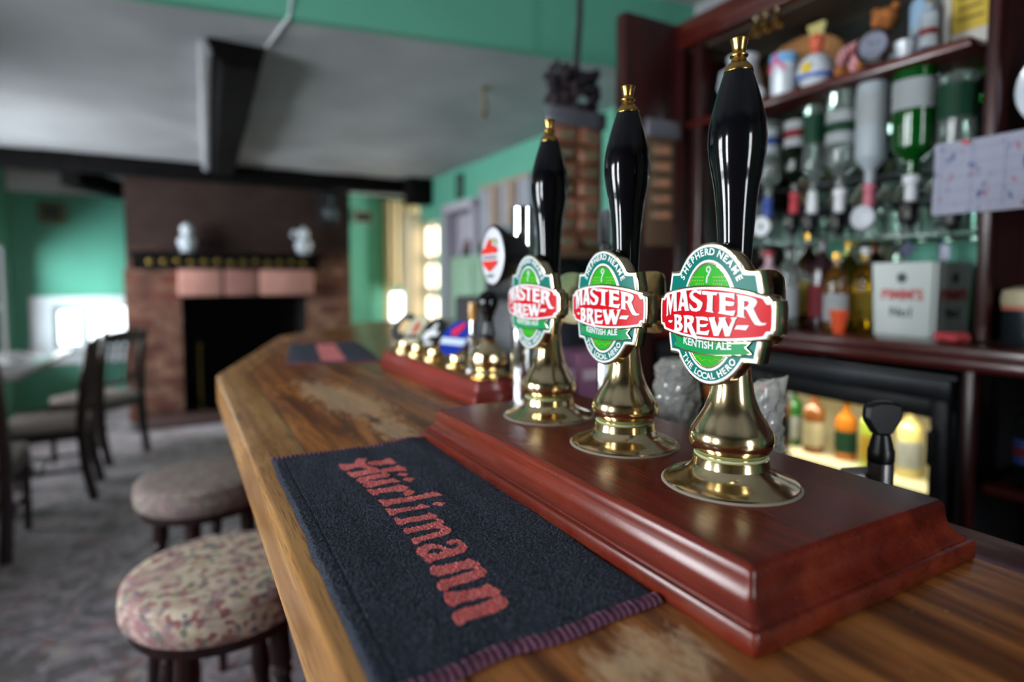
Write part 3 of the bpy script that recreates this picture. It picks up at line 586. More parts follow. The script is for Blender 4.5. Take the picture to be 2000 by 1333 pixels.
    addt('lower_lettering', arc_text('THE LOCAL HERO', 34.4, 47.6, -90, 7.0, False, 0.135), 0.5)
    # the whole clip is bowed: cut every piece into upright strips, then bend it back towards both sides
    for o in [clip]+list(clip.children):
        b2 = bmesh.new(); b2.from_mesh(o.data)
        for k in range(-15, 16):
            bmesh.ops.bisect_plane(b2, geom=b2.verts[:]+b2.edges[:]+b2.faces[:], plane_co=(k*0.0042+0.0001, 0, 0), plane_no=(1, 0, 0))
        for v in b2.verts: v.co.z -= 0.007*(v.co.x/0.063)**2
        b2.to_mesh(o.data); b2.free()
    return clip

# ================================================================== hand pumps
def hand_pump():
    t = thing('hand_pump', '', 'beer pump', (0, 0, PT))
    z0 = 1.116
    P = [(0.0, 1.116), (0.0565, 1.116), (0.0572, 1.1172), (0.0562, 1.1192), (0.0535, 1.1206), (0.0475, 1.1228), (0.0410, 1.1256), (0.0355, 1.1290), (0.0325, 1.1330), (0.0318, 1.1375), (0.0316, 1.1400), (0.0296, 1.1412), (0.0285, 1.1425), (0.0290, 1.1440), (0.0318, 1.1458), (0.0340, 1.1490), (0.0352, 1.1530), (0.0355, 1.1565), (0.0350, 1.1605), (0.0330, 1.1650), (0.0296, 1.1705), (0.0262, 1.1760), (0.0230, 1.1820), (0.0204, 1.1890), (0.0184, 1.1965), (0.0170, 1.2050), (0.0160, 1.2140), (0.0156, 1.2230), (0.0160, 1.2300), (0.0172, 1.2370), (0.0190, 1.2425), (0.0204, 1.2450), (0.0206, 1.2468), (0.0196, 1.2480), (0.0150, 1.2482), (0.0, 1.2482)]
    bm = bmesh.new(); lathe(bm, [(r, z-z0) for r, z in P], 64); b = mk('base', bm, BRASS, t, ang=28); b['label'] = 'flared polished brass base'
    bm = bmesh.new(); lathe(bm, [(0.0299, 1.1408-z0), (0.0310, 1.1416-z0), (0.0305, 1.1424-z0), (0.0288, 1.1424-z0)], 64); mk('collar_ring', bm, M('verdigris_ring', (170, 190, 160), 0.5), b)
    bm = bmesh.new(); lathe(bm, [(0.0572, 0.0), (0.0590, 0.0002), (0.0580, 0.0014), (0.0567, 0.0018)], 64); mk('grime_ring', bm, M('grime', (150, 138, 124), 0.9), b)
    H = [(0.0, 1.2478), (0.0132, 1.2478), (0.0136, 1.27), (0.0136, 1.29), (0.0138, 1.307), (0.0145, 1.324), (0.0153, 1.338), (0.0163, 1.352), (0.0177, 1.365), (0.0192, 1.376), (0.0213, 1.387), (0.0231, 1.398), (0.0239, 1.406), (0.0241, 1.414), (0.0237, 1.422), (0.0226, 1.430), (0.0208, 1.438), (0.0180, 1.449), (0.0150, 1.459), (0.0128, 1.466), (0.0115, 1.4695), (0.0, 1.4695)]
    # smooth the profile
    Q = []
    for i in range(1, len(H)-2):
        p0, p1, p2, p3 = H[i-1] if i > 1 else H[i], H[i], H[i+1], H[i+2] if i < len(H)-3 else H[i+1]
        for k in range(3):
            u = k/3; f = lambda a, b_, c, d_: 0.5*((2*b_)+(-a+c)*u+(2*a-5*b_+4*c-d_)*u*u+(-a+3*b_-3*c+d_)*u**3)
            Q.append((f(p0[0], p1[0], p2[0], p3[0]), f(p0[1], p1[1], p2[1], p3[1])))
    H2 = [H[0]]+Q+[H[-2], H[-1]]
    bm = bmesh.new(); lathe(bm, [(r, z-z0) for r, z in H2], 64); mk('handle', bm, EBONY, t, ang=50)['label'] = 'black lacquered turned handle'
    Fp = [(0.0, 1.469), (0.0121, 1.469), (0.0122, 1.4697), (0.0113, 1.4725), (0.0096, 1.4750), (0.0075, 1.4772), (0.0064, 1.4780), (0.0062, 1.4792), (0.0060, 1.4800), (0.0060, 1.4812), (0.0074, 1.4820), (0.0077, 1.4830), (0.0072, 1.4840), (0.0056, 1.4846), (0.0052, 1.4860), (0.0057, 1.489), (0.0065, 1.493), (0.0076, 1.4962), (0.0074, 1.4967), (0.0060, 1.4962), (0.0, 1.4960)]
    bm = bmesh.new(); lathe(bm, [(r, z-z0) for r, z in Fp], 40); mk('finial', bm, BRASSD, t, ang=30)
    # clip bracket: strap round the handle foot, rod and curved back plate
    bm = bmesh.new(); lathe(bm, [(0.0142, 1.262-z0), (0.0168, 1.262-z0), (0.0168, 1.276-z0), (0.0142, 1.276-z0), (0.0142, 1.262-z0)], 32)
    for s in (-1, 1): tube(bm, [(-0.0195, s*0.009, 1.269-z0), (-0.006, s*0.012, 1.269-z0)], 0.0025, 8); tube(bm, [(0.0, s*0.0145, 1.269-z0), (0.034, s*0.0145, 1.269-z0)], 0.0022, 8)
    mk('clip_bracket', bm, BRASS, t)
    bm = bmesh.new()
    pts = cham([(-0.022, -0.034), (0.022, -0.034), (0.027, -0.015), (0.027, 0.015), (0.022, 0.034), (-0.022, 0.034), (-0.027, 0.015), (-0.027, -0.015)], 2)
    extr(bm, pts, 0, 0.0022, Matrix.Translation((0.0335, 0, 1.269-z0)) @ Matrix(((0, 0, 1, 0), (1, 0, 0, 0), (0, 1, 0, 0), (0, 0, 0, 1))))
    bmesh.ops.subdivide_edges(bm, edges=bm.edges, cuts=2)
    for v in bm.verts: v.co.x += 0.006*(v.co.y/0.027)**2*-1+0.003
    mk('back_plate', bm, BRASS, t)
    badge(t, (-0.031, 0, 1.2637-z0))
    return t
p1 = hand_pump()
AX = 0.4195
p1.location = (AX, 0.357, PT); p1['label'] = 'nearest and tallest-looking brass hand pump with black handle and red badge'
LBL = ['nearest and tallest-looking brass hand pump with black handle and red badge', 'middle of the three brass and black hand pumps on the long plinth', 'farthest of the three brass and black hand pumps, beside the chrome column']
p1['group'] = 'tall hand pumps on the mahogany plinth'
dup(p1, (AX, 0.500, PT), label=LBL[1]); dup(p1, (AX, 0.652, PT), label=LBL[2])

# ================================================================== bar towels
def inpoly(x, y, poly):
    c = False; j = len(poly)-1
    for i in range(len(poly)):
        xi, yi = poly[i]; xj, yj = poly[j]
        if (yi > y) != (yj > y) and x < (xj-xi)*(y-yi)/(yj-yi)+xi: c = not c
        j = i
    return c
def terry(name, c1, c2, sh=0.35, bp=1.0):
    m, nt, b = base(name); v = coords(nt)
    f = noise_tex(nt, v, 620, 2, 0.7); g = noise_tex(nt, v, 22, 4, 0.6)
    c = ramp(nt, f, [(0.40, lin(c1)), (0.60, lin(c2))])
    c = mixc(nt, mathn(nt, 'MULTIPLY', g, 0.35), c, lin(c1))
    nt.links.new(c, b.inputs['Base Color']); b.inputs['Roughness'].default_value = 0.95; b.inputs['Sheen Weight'].default_value = sh; b.inputs['Sheen Roughness'].default_value = 0.6
    bump(nt, b, f, bp, 0.0035); return m
NAVY = terry('navy_terry', (10, 16, 30), (66, 82, 112), 0.10); CORAL = terry('coral_terry', (244, 76, 80), (255, 156, 150), 0.15, 0.45)
HEM = None
def hem_mat():
    m, nt, b = base('overlock_hem'); v = coords(nt, (1, 1, 1)); w_ = _n(nt, 'ShaderNodeTexWave', wave_type='BANDS', bands_direction='X')
    w_.inputs['Scale'].default_value = 58; w_.inputs['Distortion'].default_value = 2.5; w_.inputs['Detail'].default_value = 2; w_.inputs['Detail Scale'].default_value = 1.5; nt.links.new(v, w_.inputs['Vector'])
    c = ramp(nt, w_.outputs[1], [(0.2, lin((52, 34, 58))), (0.5, lin((104, 62, 90))), (0.8, lin((150, 92, 116)))])
    nt.links.new(c, b.inputs['Base Color']); b.inputs['Roughness'].default_value = 0.9; bump(nt, b, w_.outputs[1], 0.8, 0.002); return m
HEM = hem_mat()
def towel(name, corners, label, glyphs=None, origin=None, n=(250, 560), group=None, stripe=None):
    """corners: far-left, far-right, near-right, near-left (x, y); origin: zero of the glyph millimetres"""
    t = thing(name, label, 'bar towel', (0, 0, BT), group=group)
    A_, B_, C_, D_ = [Vector(c) for c in corners]; nu, nv = n
    boxes = [(min(p[0] for p in g[0]), max(p[0] for p in g[0]), min(p[1] for p in g[0]), max(p[1] for p in g[0])) for g in glyphs] if glyphs else []
    me_v = []; rnd = random.Random(5)
    for j in range(nv+1):
        v = j/nv
        for i in range(nu+1):
            u = i/nu; p = (A_*(1-u)+B_*u)*(1-v)+(D_*(1-u)+C_*u)*v
            edge = 0.0022*noise.noise(Vector((v*9, 3 if u < .5 else 7, 0)))*(1-min(1, min(u, 1-u)*10)); p = p+Vector((edge, 0.004*noise.noise(Vector((u*4, 11 if v < .5 else 17, 0)))*(1-min(1, min(v, 1-v)*10))))
            z = 0.0036+0.0010*noise.noise(Vector((p.x*14, p.y*9, 2)))+0.0009*noise.noise(Vector((p.x*40, p.y*12, 5)))
            z += 0.0050*max(0, 1-v/0.22)*max(0, 1-abs(u-0.82)/0.25)
            lowedge = min(1, min(u, 1-u)*nu/5, min(v, 1-v)*nv/5); z = 0.0012+(z-0.0012)*(0.35+0.65*lowedge)
            z += (rnd.random()-0.5)*0.0016*(1 if lowedge > .9 else .3)
            if abs(u-0.07) < 0.004: z -= 0.0008
            me_v.append((p.x, p.y, z))
    fa, fb = [], []
    for j in range(nv):
        for i in range(nu):
            a = j*(nu+1)+i; f = (a, a+nu+1, a+nu+2, a+1); hit = False
            if glyphs:
                x = (me_v[a][0]+me_v[a+nu+2][0])*500-origin[0]*1000; y = (me_v[a][1]+me_v[a+nu+2][1])*500-origin[1]*1000
                for g, bb in zip(glyphs, boxes):
                    if bb[0] <= x <= bb[1] and bb[2] <= y <= bb[3]:
                        k = sum(inpoly(x, y, sp) for sp in g)
                        if k == 1: hit = True; break
            elif stripe and stripe[0] < i/nu < stripe[1] and stripe[2] < j/nv < stripe[3]: hit = True
            (fb if hit else fa).append(f)
    def sub(nm, faces, mat, dz=0.0):
        used = sorted({q for f in faces for q in f}); ix = {q: k for k, q in enumerate(used)}
        me = bpy.data.meshes.new(nm); me.from_pydata([(me_v[q][0], me_v[q][1], me_v[q][2]+dz) for q in used], [], [[ix[q] for q in f] for f in faces])
        me.materials.append(mat)
        for p in me.polygons: p.use_smooth = True
        o = bpy.data.objects.new(nm, me); COL.objects.link(o); o.parent = t; return o
    cl = sub('cloth', fa, NAVY)
    m = cl.modifiers.new('thick', 'SOLIDIFY') if False else None
    if fb: sub('lettering', fb, CORAL, 0.0002)['label'] = 'coral red woven lettering'
    for nm, P0, P1 in (('hem_stitching', A_, B_), ('hem_stitching', D_, C_)):
        bm = bmesh.new(); K = 90; pts = []
        inn = ((D_-A_) if P0 == A_ else (A_-D_)).normalized()
        row = []
        for k in range(K+1):
            u = k/K; p = P0*(1-u)+P1*u; e = 0.004*noise.noise(Vector((u*4, 11 if P0 == A_ else 17, 0)))
            bmp_ = 0.0050*max(0, 1-abs(u-0.82)/0.25) if P0 == A_ else 0
            r = []
            for q, (s, z) in enumerate(((-0.0015, 0.0006), (-0.0022, 0.0026), (0.001, 0.0046), (0.0055, 0.0054), (0.0085, 0.0040))):
                r.append(bm.verts.new((p.x+inn.x*s, p.y+e+inn.y*s, z+bmp_*min(1, s*100+0.9)+0.0007*(1 if k % 2 else -1)*(1 if 0 < q < 4 else 0))))
            row.append(r)
        for a, b_ in zip(row, row[1:]):
            for q in range(4): bm.faces.new((a[q], a[q+1], b_[q+1], b_[q]))
        mk(nm, bm, HEM, t, ang=80)
    return t
towel('bar_towel', [(0.093, 0.778), (0.306, 0.768), (0.2865, 0.300), (0.085, 0.296)], 'navy terry bar towel with coral blackletter word beside the long plinth', TOWEL_GLYPHS, (0.19, 0.54))
towel('bar_towel', [(0.325, 2.14), (0.545, 2.07), (0.475, 1.585), (0.245, 1.66)], 'navy bar towel with red block lying at the far bend of the bar', None, None, (60, 130), stripe=(0.36, 0.62, 0.08, 0.97))

# ================================================================== fireplace
lint = thing('stone_lintel', 'pale pink stone lintel blocks over the fireplace opening', 'lintel', (0.6, 6.27, 1.26))
PINK = M('pink_stone', (196, 142, 130), 0.8, var=0.18, scale=5, bmp=0.5, bscale=12)
for x0, x1, c in ((-0.60, -0.235, 0), (-0.215, 0.07, 1), (0.085, 0.59, 0)):
    bm = bmesh.new(); box(bm, ((x0+x1)/2, 0, 0), (x1-x0, 0.14, 0.25), bev=0.018, seg=3); mk('stone_block', bm, PINK if c == 0 else M('pink_stone_dull', (160, 112, 104), 0.85, var=0.2), lint)
man = thing('mantel_shelf', 'dark oak mantel shelf fixed with a row of small brass discs', 'mantel', (0.45, 6.2, 1.46))
bm = bmesh.new(); box(bm, (0, 0.02, 0.055), (1.64, 0.24, 0.045), bev=0.008); mk('shelf_board', bm, BEAM, man)
bm = bmesh.new(); box(bm, (0, 0.06, -0.02), (1.6, 0.08, 0.12), bev=0.006); mk('fascia', bm, BEAM, man)
HB = M('old_brass', (176, 150, 84), 0.35, 1.0)
for k in range(13):
    bm = bmesh.new(); lathe(bm, [(0, 0), (0.026, 0), (0.028, 0.004), (0.018, 0.009), (0, 0.010)], 18, mtx=Matrix.Translation((-0.66+k*0.108, 0.018, -0.01+0.006*(k % 3))) @ Matrix.Rotation(R90, 4, 'X')); mk('brass_disc', bm, HB, man)
PORC = M('white_porcelain', (206, 214, 222), 0.2, coat=0.5)
def figurine(x, label, hh):
    t = thing('porcelain_ornament', label, 'ornament', (x, 6.19, 1.5385), group='white ornaments on the mantel')
    bm = bmesh.new(); lathe(bm, [(0, 0), (0.06, 0), (0.066, 0.012), (0.05, 0.03), (0.075, 0.06), (0.082, 0.095), (0.066, 0.13), (0.034, 0.15), (0, 0.15)], 24); mk('base_bowl', bm, PORC, t)
    bm = bmesh.new(); lathe(bm, [(0, 0.15), (0.032, 0.151), (0.05, 0.175), (0.056, 0.20), (0.045, 0.235), (0.02, 0.25), (0.012, hh), (0, hh+0.003)], 24); mk('upper_globe', bm, PORC, t)
    return t
figurine(0.083, 'white double-bellied ornament at left of the mantel', 0.262)
f2 = figurine(1.095, 'white double-bellied ornament with a side scroll at right of the mantel', 0.268)
bm = bmesh.new(); tube(bm, [(-0.03, 0, 0.2), (-0.09, 0, 0.22), (-0.105, 0, 0.18), (-0.08, 0, 0.165)], [0.02, 0.024, 0.02, 0.012], 10); mk('side_scroll', bm, PORC, f2)
t = thing('loudspeaker', 'small black loudspeaker high on the brick chimney breast', 'speaker', (1.34, 6.17, 1.84))
bm = bmesh.new(); box(bm, (0, 0, 0.16), (0.19, 0.17, 0.32), bev=0.012); mk('cabinet', bm, BLACKM, t)
bm = bmesh.new(); lathe(bm, [(0, 0), (0.05, 0.008), (0.07, 0), (0.076, -0.004)], 24, mtx=Matrix.Translation((0, -0.088, 0.11)) @ Matrix.Rotation(R90, 4, 'X')); lathe(bm, [(0, 0), (0.03, 0.0)], 16, mtx=Matrix.Translation((0, -0.088, 0.24)) @ Matrix.Rotation(R90, 4, 'X')); mk('speaker_cone', bm, STEEL, t)
bm = bmesh.new(); box(bm, (0, 0.095, 0.16), (0.05, 0.07, 0.08)); mk('wall_bracket', bm, BLACK, t)
t = thing('log_grate', 'black iron fire grate inside the fireplace opening', 'grate', (0.6, 6.62, 0.012))
bm = bmesh.new()
for k in range(9): tube(bm, [(-0.32+k*0.08, -0.16, 0.12), (-0.32+k*0.08, -0.2, 0.30)], 0.009, 6)
for z in (0.12, 0.29): tube(bm, [(-0.34, -0.18, z), (0.34, -0.18, z)], 0.011, 6)
mk('grate_bars', bm, BEAM, t)
for x in (-0.3, 0.3):
    for y in (-0.17, 0.12):
        bm = bmesh.new(); tube(bm, [(x, y, 0.13), (x, y, 0)], 0.012, 6); mk('leg', bm, BEAM, t)
bm = bmesh.new(); box(bm, (0, -0.02, 0.12), (0.66, 0.34, 0.015)); mk('ash_pan', bm, BEAM, t)
BARK = M('log_bark', (82, 62, 46), 0.9, var=0.4, bmp=0.6, bscale=30)
for k, (y, z, a) in enumerate(((-0.09, 0.182, 0.05), (0.06, 0.182, -0.05), (-0.015, 0.272, 0.06))):
    bm = bmesh.new(); lathe(bm, [(0, 0), (0.045, 0), (0.052, 0.1), (0.048, 0.3), (0.05, 0.5), (0, 0.5)], 12, mtx=Matrix.Rotation(a, 4, 'Z') @ Matrix.Translation((-0.25, 0, 0)) @ Matrix.Rotation(R90, 4, 'Y')); o = mk('firewood_log', bm, BARK); o.location = (0.6, 6.62+y, 0.012+z)
    tag(o, ['split log at the front of the fire grate', 'split log at the back of the fire grate', 'split log lying on top of two others in the grate'][k], 'log', 'logs in the fire grate')
t = thing('fireside_companion', 'dull brass fireside stand standing in the left of the fireplace', 'fire tools', (0.16, 6.42, 0.011))
bm = bmesh.new(); lathe(bm, [(0, 0), (0.08, 0), (0.08, 0.02), (0.02, 0.04), (0.012, 0.10), (0.012, 0.62), (0.03, 0.66), (0, 0.70)], 16); mk('stand', bm, HB, t)
for k in range(3):
    a = k*2.1; bm = bmesh.new(); tube(bm, [(0.06*math.cos(a), 0.06*math.sin(a), 0.62), (0.06*math.cos(a), 0.06*math.sin(a), 0.12)], 0.008, 6); box(bm, (0.06*math.cos(a), 0.06*math.sin(a), 0.10), (0.06, 0.012, 0.09), bev=0.003); mk('fire_tool', bm, BEAM, t)
def frame(name, axis, loc, sw, sh, fm, inner, label, cat='picture', bw=0.02):
    t = thing(name, label, cat, loc)
    bm = bmesh.new(); D = 0.02
    for s in (-1, 1):
        if axis == 'x': box(bm, (0, s*(sw/2-bw/2), 0), (D, bw, sh), bev=0.003); box(bm, (0, 0, s*(sh/2-bw/2)), (D, sw-2*bw, bw), bev=0.003)
        else: box(bm, (s*(sw/2-bw/2), 0, 0), (bw, D, sh), bev=0.003); box(bm, (0, 0, s*(sh/2-bw/2)), (sw-2*bw, D, bw), bev=0.003)
    mk('picture_frame', bm, fm, t)
    bm = bmesh.new(); box(bm, (0, 0, 0), (D*0.4 if axis == 'x' else sw-2*bw, sw-2*bw if axis == 'x' else D*0.4, sh-2*bw)); mk('picture', bm, inner, t, sm=False); return t
frame('framed_print', 'y', (-1.07, 7.386, 1.95), 0.22, 0.21, M('olive_frame', (92, 98, 66), 0.5), M('dark_print', (32, 52, 46), 0.4, var=0.5, scale=9), 'small dark framed print on the green alcove wall', bw=0.045)
frame('framed_print', 'x', (2.318, 5.15, 2.16), 0.14, 0.22, BEAM, M('dull_print', (70, 92, 80), 0.4, var=0.3), 'narrow dark framed print above the pale door')
frame('framed_print', 'y', (2.02, 7.386, 2.06), 0.24, 0.16, M('pale_frame', (150, 160, 140), 0.5), M('black_print', (26, 24, 28), 0.5, var=0.3), 'dark framed print high in the right alcove')
# cream curtain beside the low right window
t = thing('curtain', 'long cream curtain hanging left of the low right alcove window', 'curtain', (2.33, 7.28, 0.65))
bm = bmesh.new(); vs = []
for i in range(61): u = i/60; x = -0.08+0.50*u; y = 0.025*math.sin(u*34)+0.01*math.sin(u*80); vs.append([bm.verts.new((x, y, z)) for z in ((1.62, 0.55) if u > 0.12 else (1.62, 0.0))])
for a, b in zip(vs, vs[1:]): bm.faces.new((a[0], b[0], b[1], a[1]))
bmesh.ops.solidify(bm, geom=bm.faces, thickness=0.006); mk('curtain_cloth', bm, M('cream_cloth', (222, 204, 170), 0.85), t)
bm = bmesh.new(); tube(bm, [(-0.14, 0, 1.64), (0.48, 0, 1.64)], 0.011, 8); mk('curtain_rail', bm, BEAM, t)
# hatch shutter, slats
t = thing('slatted_shutter', 'slatted shutter of beige and grey boards on the right wall', 'shutter', (2.31, 4.27, 1.61))
for k in range(9):
    bm = bmesh.new(); box(bm, (0, -0.38+k*0.096, 0.235), (0.02, 0.084, 0.47), bev=0.004); mk('board', bm, [M('beige_board', (160, 140, 124), 0.7, var=0.1), M('grey_board', (150, 152, 162), 0.7, var=0.1), M('brown_board', (124, 104, 92), 0.7, var=0.15)][k % 3 if k % 4 else 1], t)
bm = bmesh.new(); box(bm, (-0.014, 0, 0.46), (0.012, 0.86, 0.03)); box(bm, (-0.014, 0, 0.01), (0.012, 0.86, 0.03)); mk('batten', bm, M('beige_board2', (150, 134, 118), 0.7), t)
t = thing('tall_cupboard', 'sage green cupboard against the right wall below the shutter', 'cupboard', (2.16, 4.2, 0.0))
bm = bmesh.new(); box(bm, (0, 0, 0.74), (0.3, 0.9, 1.48), bev=0.008); mk('body', bm, SAGE, t)
for s in (-1, 1):
    bm = bmesh.new(); box(bm, (-0.157, s*0.222, 0.74), (0.02, 0.42, 1.38), bev=0.006); dd = mk('door', bm, SAGE, t)
    bm = bmesh.new(); tube(bm, [(-0.175, s*0.06, 0.85), (-0.19, s*0.06, 0.87), (-0.19, s*0.06, 0.95), (-0.175, s*0.06, 0.97)], 0.006, 6); mk('handle', bm, BRASSD, dd)
t = thing('coat', 'dark coat hanging in the pale doorway', 'coat', (2.26, 4.86, 0.95))
bm = bmesh.new(); lathe(bm, [(0, 0.66), (0.03, 0.66), (0.05, 0.62), (0.10, 0.56), (0.12, 0.4), (0.13, 0.1), (0.135, 0), (0, 0.0)], 18, sx=0.5); mk('coat_body', bm, M('dark_cloth', (26, 24, 26), 0.9), t)
bm = bmesh.new(); lathe(bm, [(0.04, 0.62), (0.055, 0.64), (0.03, 0.69), (0, 0.70)], 14, sx=0.6); mk('collar', bm, M('brown_cloth', (92, 62, 40), 0.9), t)
t = thing('ceiling_hook', 'small brass hook hanging from the low ceiling', 'hook', (1.47, 2.945, 2.33))
bm = bmesh.new(); tube(bm, [(0, 0, 0.012), (0, 0, -0.05), (0.01, 0, -0.09), (0.008, 0, -0.15), (-0.008, 0, -0.17), (-0.012, 0, -0.14)], [0.012, 0.01, 0.012, 0.013, 0.011, 0.008], 8); mk('hook_stem', bm, M('tarnish', (120, 108, 80), 0.5, 0.8), t)
bm = bmesh.new(); lathe(bm, [(0, 0), (0.026, 0), (0.02, -0.01), (0, -0.012)], 14); mk('ceiling_rose', bm, M('tarnish', (120, 108, 80)), t)

# ================================================================== dining furniture
CHW = wood_mat('chair_wood', (16, 5, 6), (32, 10, 10), (46, 15, 14), 'z', 0.35, 0.1)
SEATC = M('chair_seat_cloth', (150, 138, 132), 0.9, var=0.15, scale=30)
def chair(label, loc, rz):
    """faces local -X; backrest at local +X"""
    t = thing('dining_chair', label, 'chair', loc, rz, 'dark dining chairs round the table')
    bm = bmesh.new(); box(bm, (0, 0, 0.445), (0.40, 0.41, 0.05), bev=0.022, seg=3); mk('seat', bm, SEATC, t)
    bm = bmesh.new()
    for s in (-1, 1): box(bm, (0, s*0.195, 0.40), (0.38, 0.022, 0.055)); box(bm, (s*0.19, 0, 0.40), (0.022, 0.38, 0.055))
    mk('seat_rail', bm, CHW, t)
    for s in (-1, 1):
        bm = bmesh.new(); tube(bm, [(-0.185, s*0.19, 0), (-0.185, s*0.19, 0.42)], [0.016, 0.021], 8); mk('leg', bm, CHW, t)
        bm = bmesh.new(); tube(bm, [(0.235, s*0.18, 0), (0.20, s*0.185, 0.2), (0.185, s*0.185, 0.45), (0.205, s*0.18, 0.68), (0.240, s*0.175, 0.91), (0.248, s*0.172, 0.94)], [0.026, 0.027, 0.029, 0.027, 0.024, 0.012], 8); mk('leg', bm, CHW, t)
        bm = bmesh.new(); tube(bm, [(-0.18, s*0.19, 0.19), (0.20, s*0.185, 0.19)], 0.012, 8); mk('stretcher', bm, CHW, t)
    bm = bmesh.new(); tube(bm, [(-0.02, -0.19, 0.19), (-0.02, 0.19, 0.19)], 0.011, 8); mk('stretcher', bm, CHW, t)
    bm = bmesh.new(); vs = []
    for i in range(13): y = -0.18+0.36*i/12; c = 0.022*(1-(y/0.18)**2); vs.append([bm.verts.new((x+c, y, z+(0.02*(1-(y/0.18)**2) if z > .88 else 0))) for x, z in ((0.226, 0.845), (0.236, 0.915), (0.254, 0.913), (0.244, 0.845))])
    for a, b in zip(vs, vs[1:]):
        for q in range(4): bm.faces.new((a[q], a[(q+1) % 4], b[(q+1) % 4], b[q]))
    bm.faces.new(vs[0]); bm.faces.new(vs[-1]); mk('top_rail', bm, CHW, t)
    bm = bmesh.new(); box(bm, (0.2, 0, 0.56), (0.018, 0.35, 0.035)); mk('lower_rail', bm, CHW, t)
    for k in range(4):
        y = -0.105+0.07*k; bm = bmesh.new(); tube(bm, [(0.2, y, 0.56), (0.215, y, 0.72), (0.238, y, 0.865)], 0.013, 6); mk('back_slat', bm, CHW, t)
    return t
ch = chair('dark dining chair with pale seat seen from the side, beside the window table', (-0.70, 4.38, 0), 0.0)
dup(ch, (-0.53, 5.195, 0), -0.65, 'dark slat-back dining chair nearest the chimney breast')
dup(ch, (-0.90, 3.66, 0), -R90, 'dark dining chair at the near end of the table, cut by the left edge')
t = thing('dining_table', 'window table with sheen-painted pale top on a dark pedestal', 'table', (-1.14, 4.60, 0.045), -0.06)
bm = bmesh.new(); box(bm, (0, 0, 0.735), (0.88, 1.3, 0.03), bev=0.008); mk('tabletop', bm, wood_mat('table_top', (160, 150, 150), (176, 168, 170), (190, 184, 188), 'y', 0.22, 0.5), t)  # wood tones made pale to carry the windows' sheen
bm = bmesh.new(); box(bm, (0, 0, 0.69), (0.50, 1.0, 0.06), bev=0.005); mk('apron', bm, CHW, t)
for s in (-1, 1):
    bm = bmesh.new(); lathe(bm, [(0, 0.66), (0.05, 0.66), (0.04, 0.6), (0.065, 0.45), (0.06, 0.3), (0.035, 0.2), (0.06, 0.12), (0.05, 0.02), (0, 0.02)], 20, c=(0, s*0.36, 0)); box(bm, (0, s*0.36, -0.01), (0.50, 0.09, 0.07), bev=0.015); mk('pedestal', bm, CHW, t)
t = thing('menu_booklet', 'pale folded menu lying on the window table', 'menu', (-1.0, 4.55, 0.7955), 0.4)
bm = bmesh.new(); box(bm, (0, 0, 0.004), (0.21, 0.30, 0.008), bev=0.002); mk('cover', bm, WHITE, t)
bm = bmesh.new(); box(bm, (0.0, 0.0, 0.0085), (0.16, 0.05, 0.0006)); mk('title_block', bm, TEAL, t)

# ================================================================== bar stools
def tapestry(nm='tapestry', dark=False):
    m, nt, b = base(nm); v = coords(nt)
    vo = _n(nt, 'ShaderNodeTexVoronoi'); vo.inputs['Scale'].default_value = 78; nt.links.new(v, vo.inputs['Vector'])
    sp = _n(nt, 'ShaderNodeSeparateColor'); nt.links.new(vo.outputs['Color'], sp.inputs[0])
    c1 = ramp(nt, sp.outputs[0], [(0.0, lin((216, 200, 172))), (0.30, lin((146, 74, 84))), (0.45, lin((196, 170, 140))), (0.6, lin((110, 112, 84))), (0.72, lin((212, 194, 170))), (0.86, lin((150, 60, 70))), (0.94, lin((84, 82, 108)))], 'CONSTANT')
    c2 = ramp(nt, sp.outputs[1], [(0.0, lin((150, 92, 102))), (0.35, lin((172, 122, 124))), (0.6, lin((100, 92, 86))), (0.8, lin((186, 150, 146)))], 'CONSTANT')
    g = noise_tex(nt, v, 6, 3, 0.6, 0.5); c = mixc(nt, ramp(nt, g, [(0.5, (0, 0, 0)), (0.6, (1, 1, 1))]), c1, c2)
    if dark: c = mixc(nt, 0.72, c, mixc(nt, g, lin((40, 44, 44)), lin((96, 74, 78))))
    f = noise_tex(nt, v, 420, 2); c = mixc(nt, 0.25, c, ramp(nt, f, [(0.3, (0.02, 0.02, 0.02)), (0.7, (0.7, 0.66, 0.6))]))
    nt.links.new(c, b.inputs['Base Color']); b.inputs['Roughness'].default_value = 0.9; bump(nt, b, f, 0.6, 0.003); return m
TAP = tapestry()
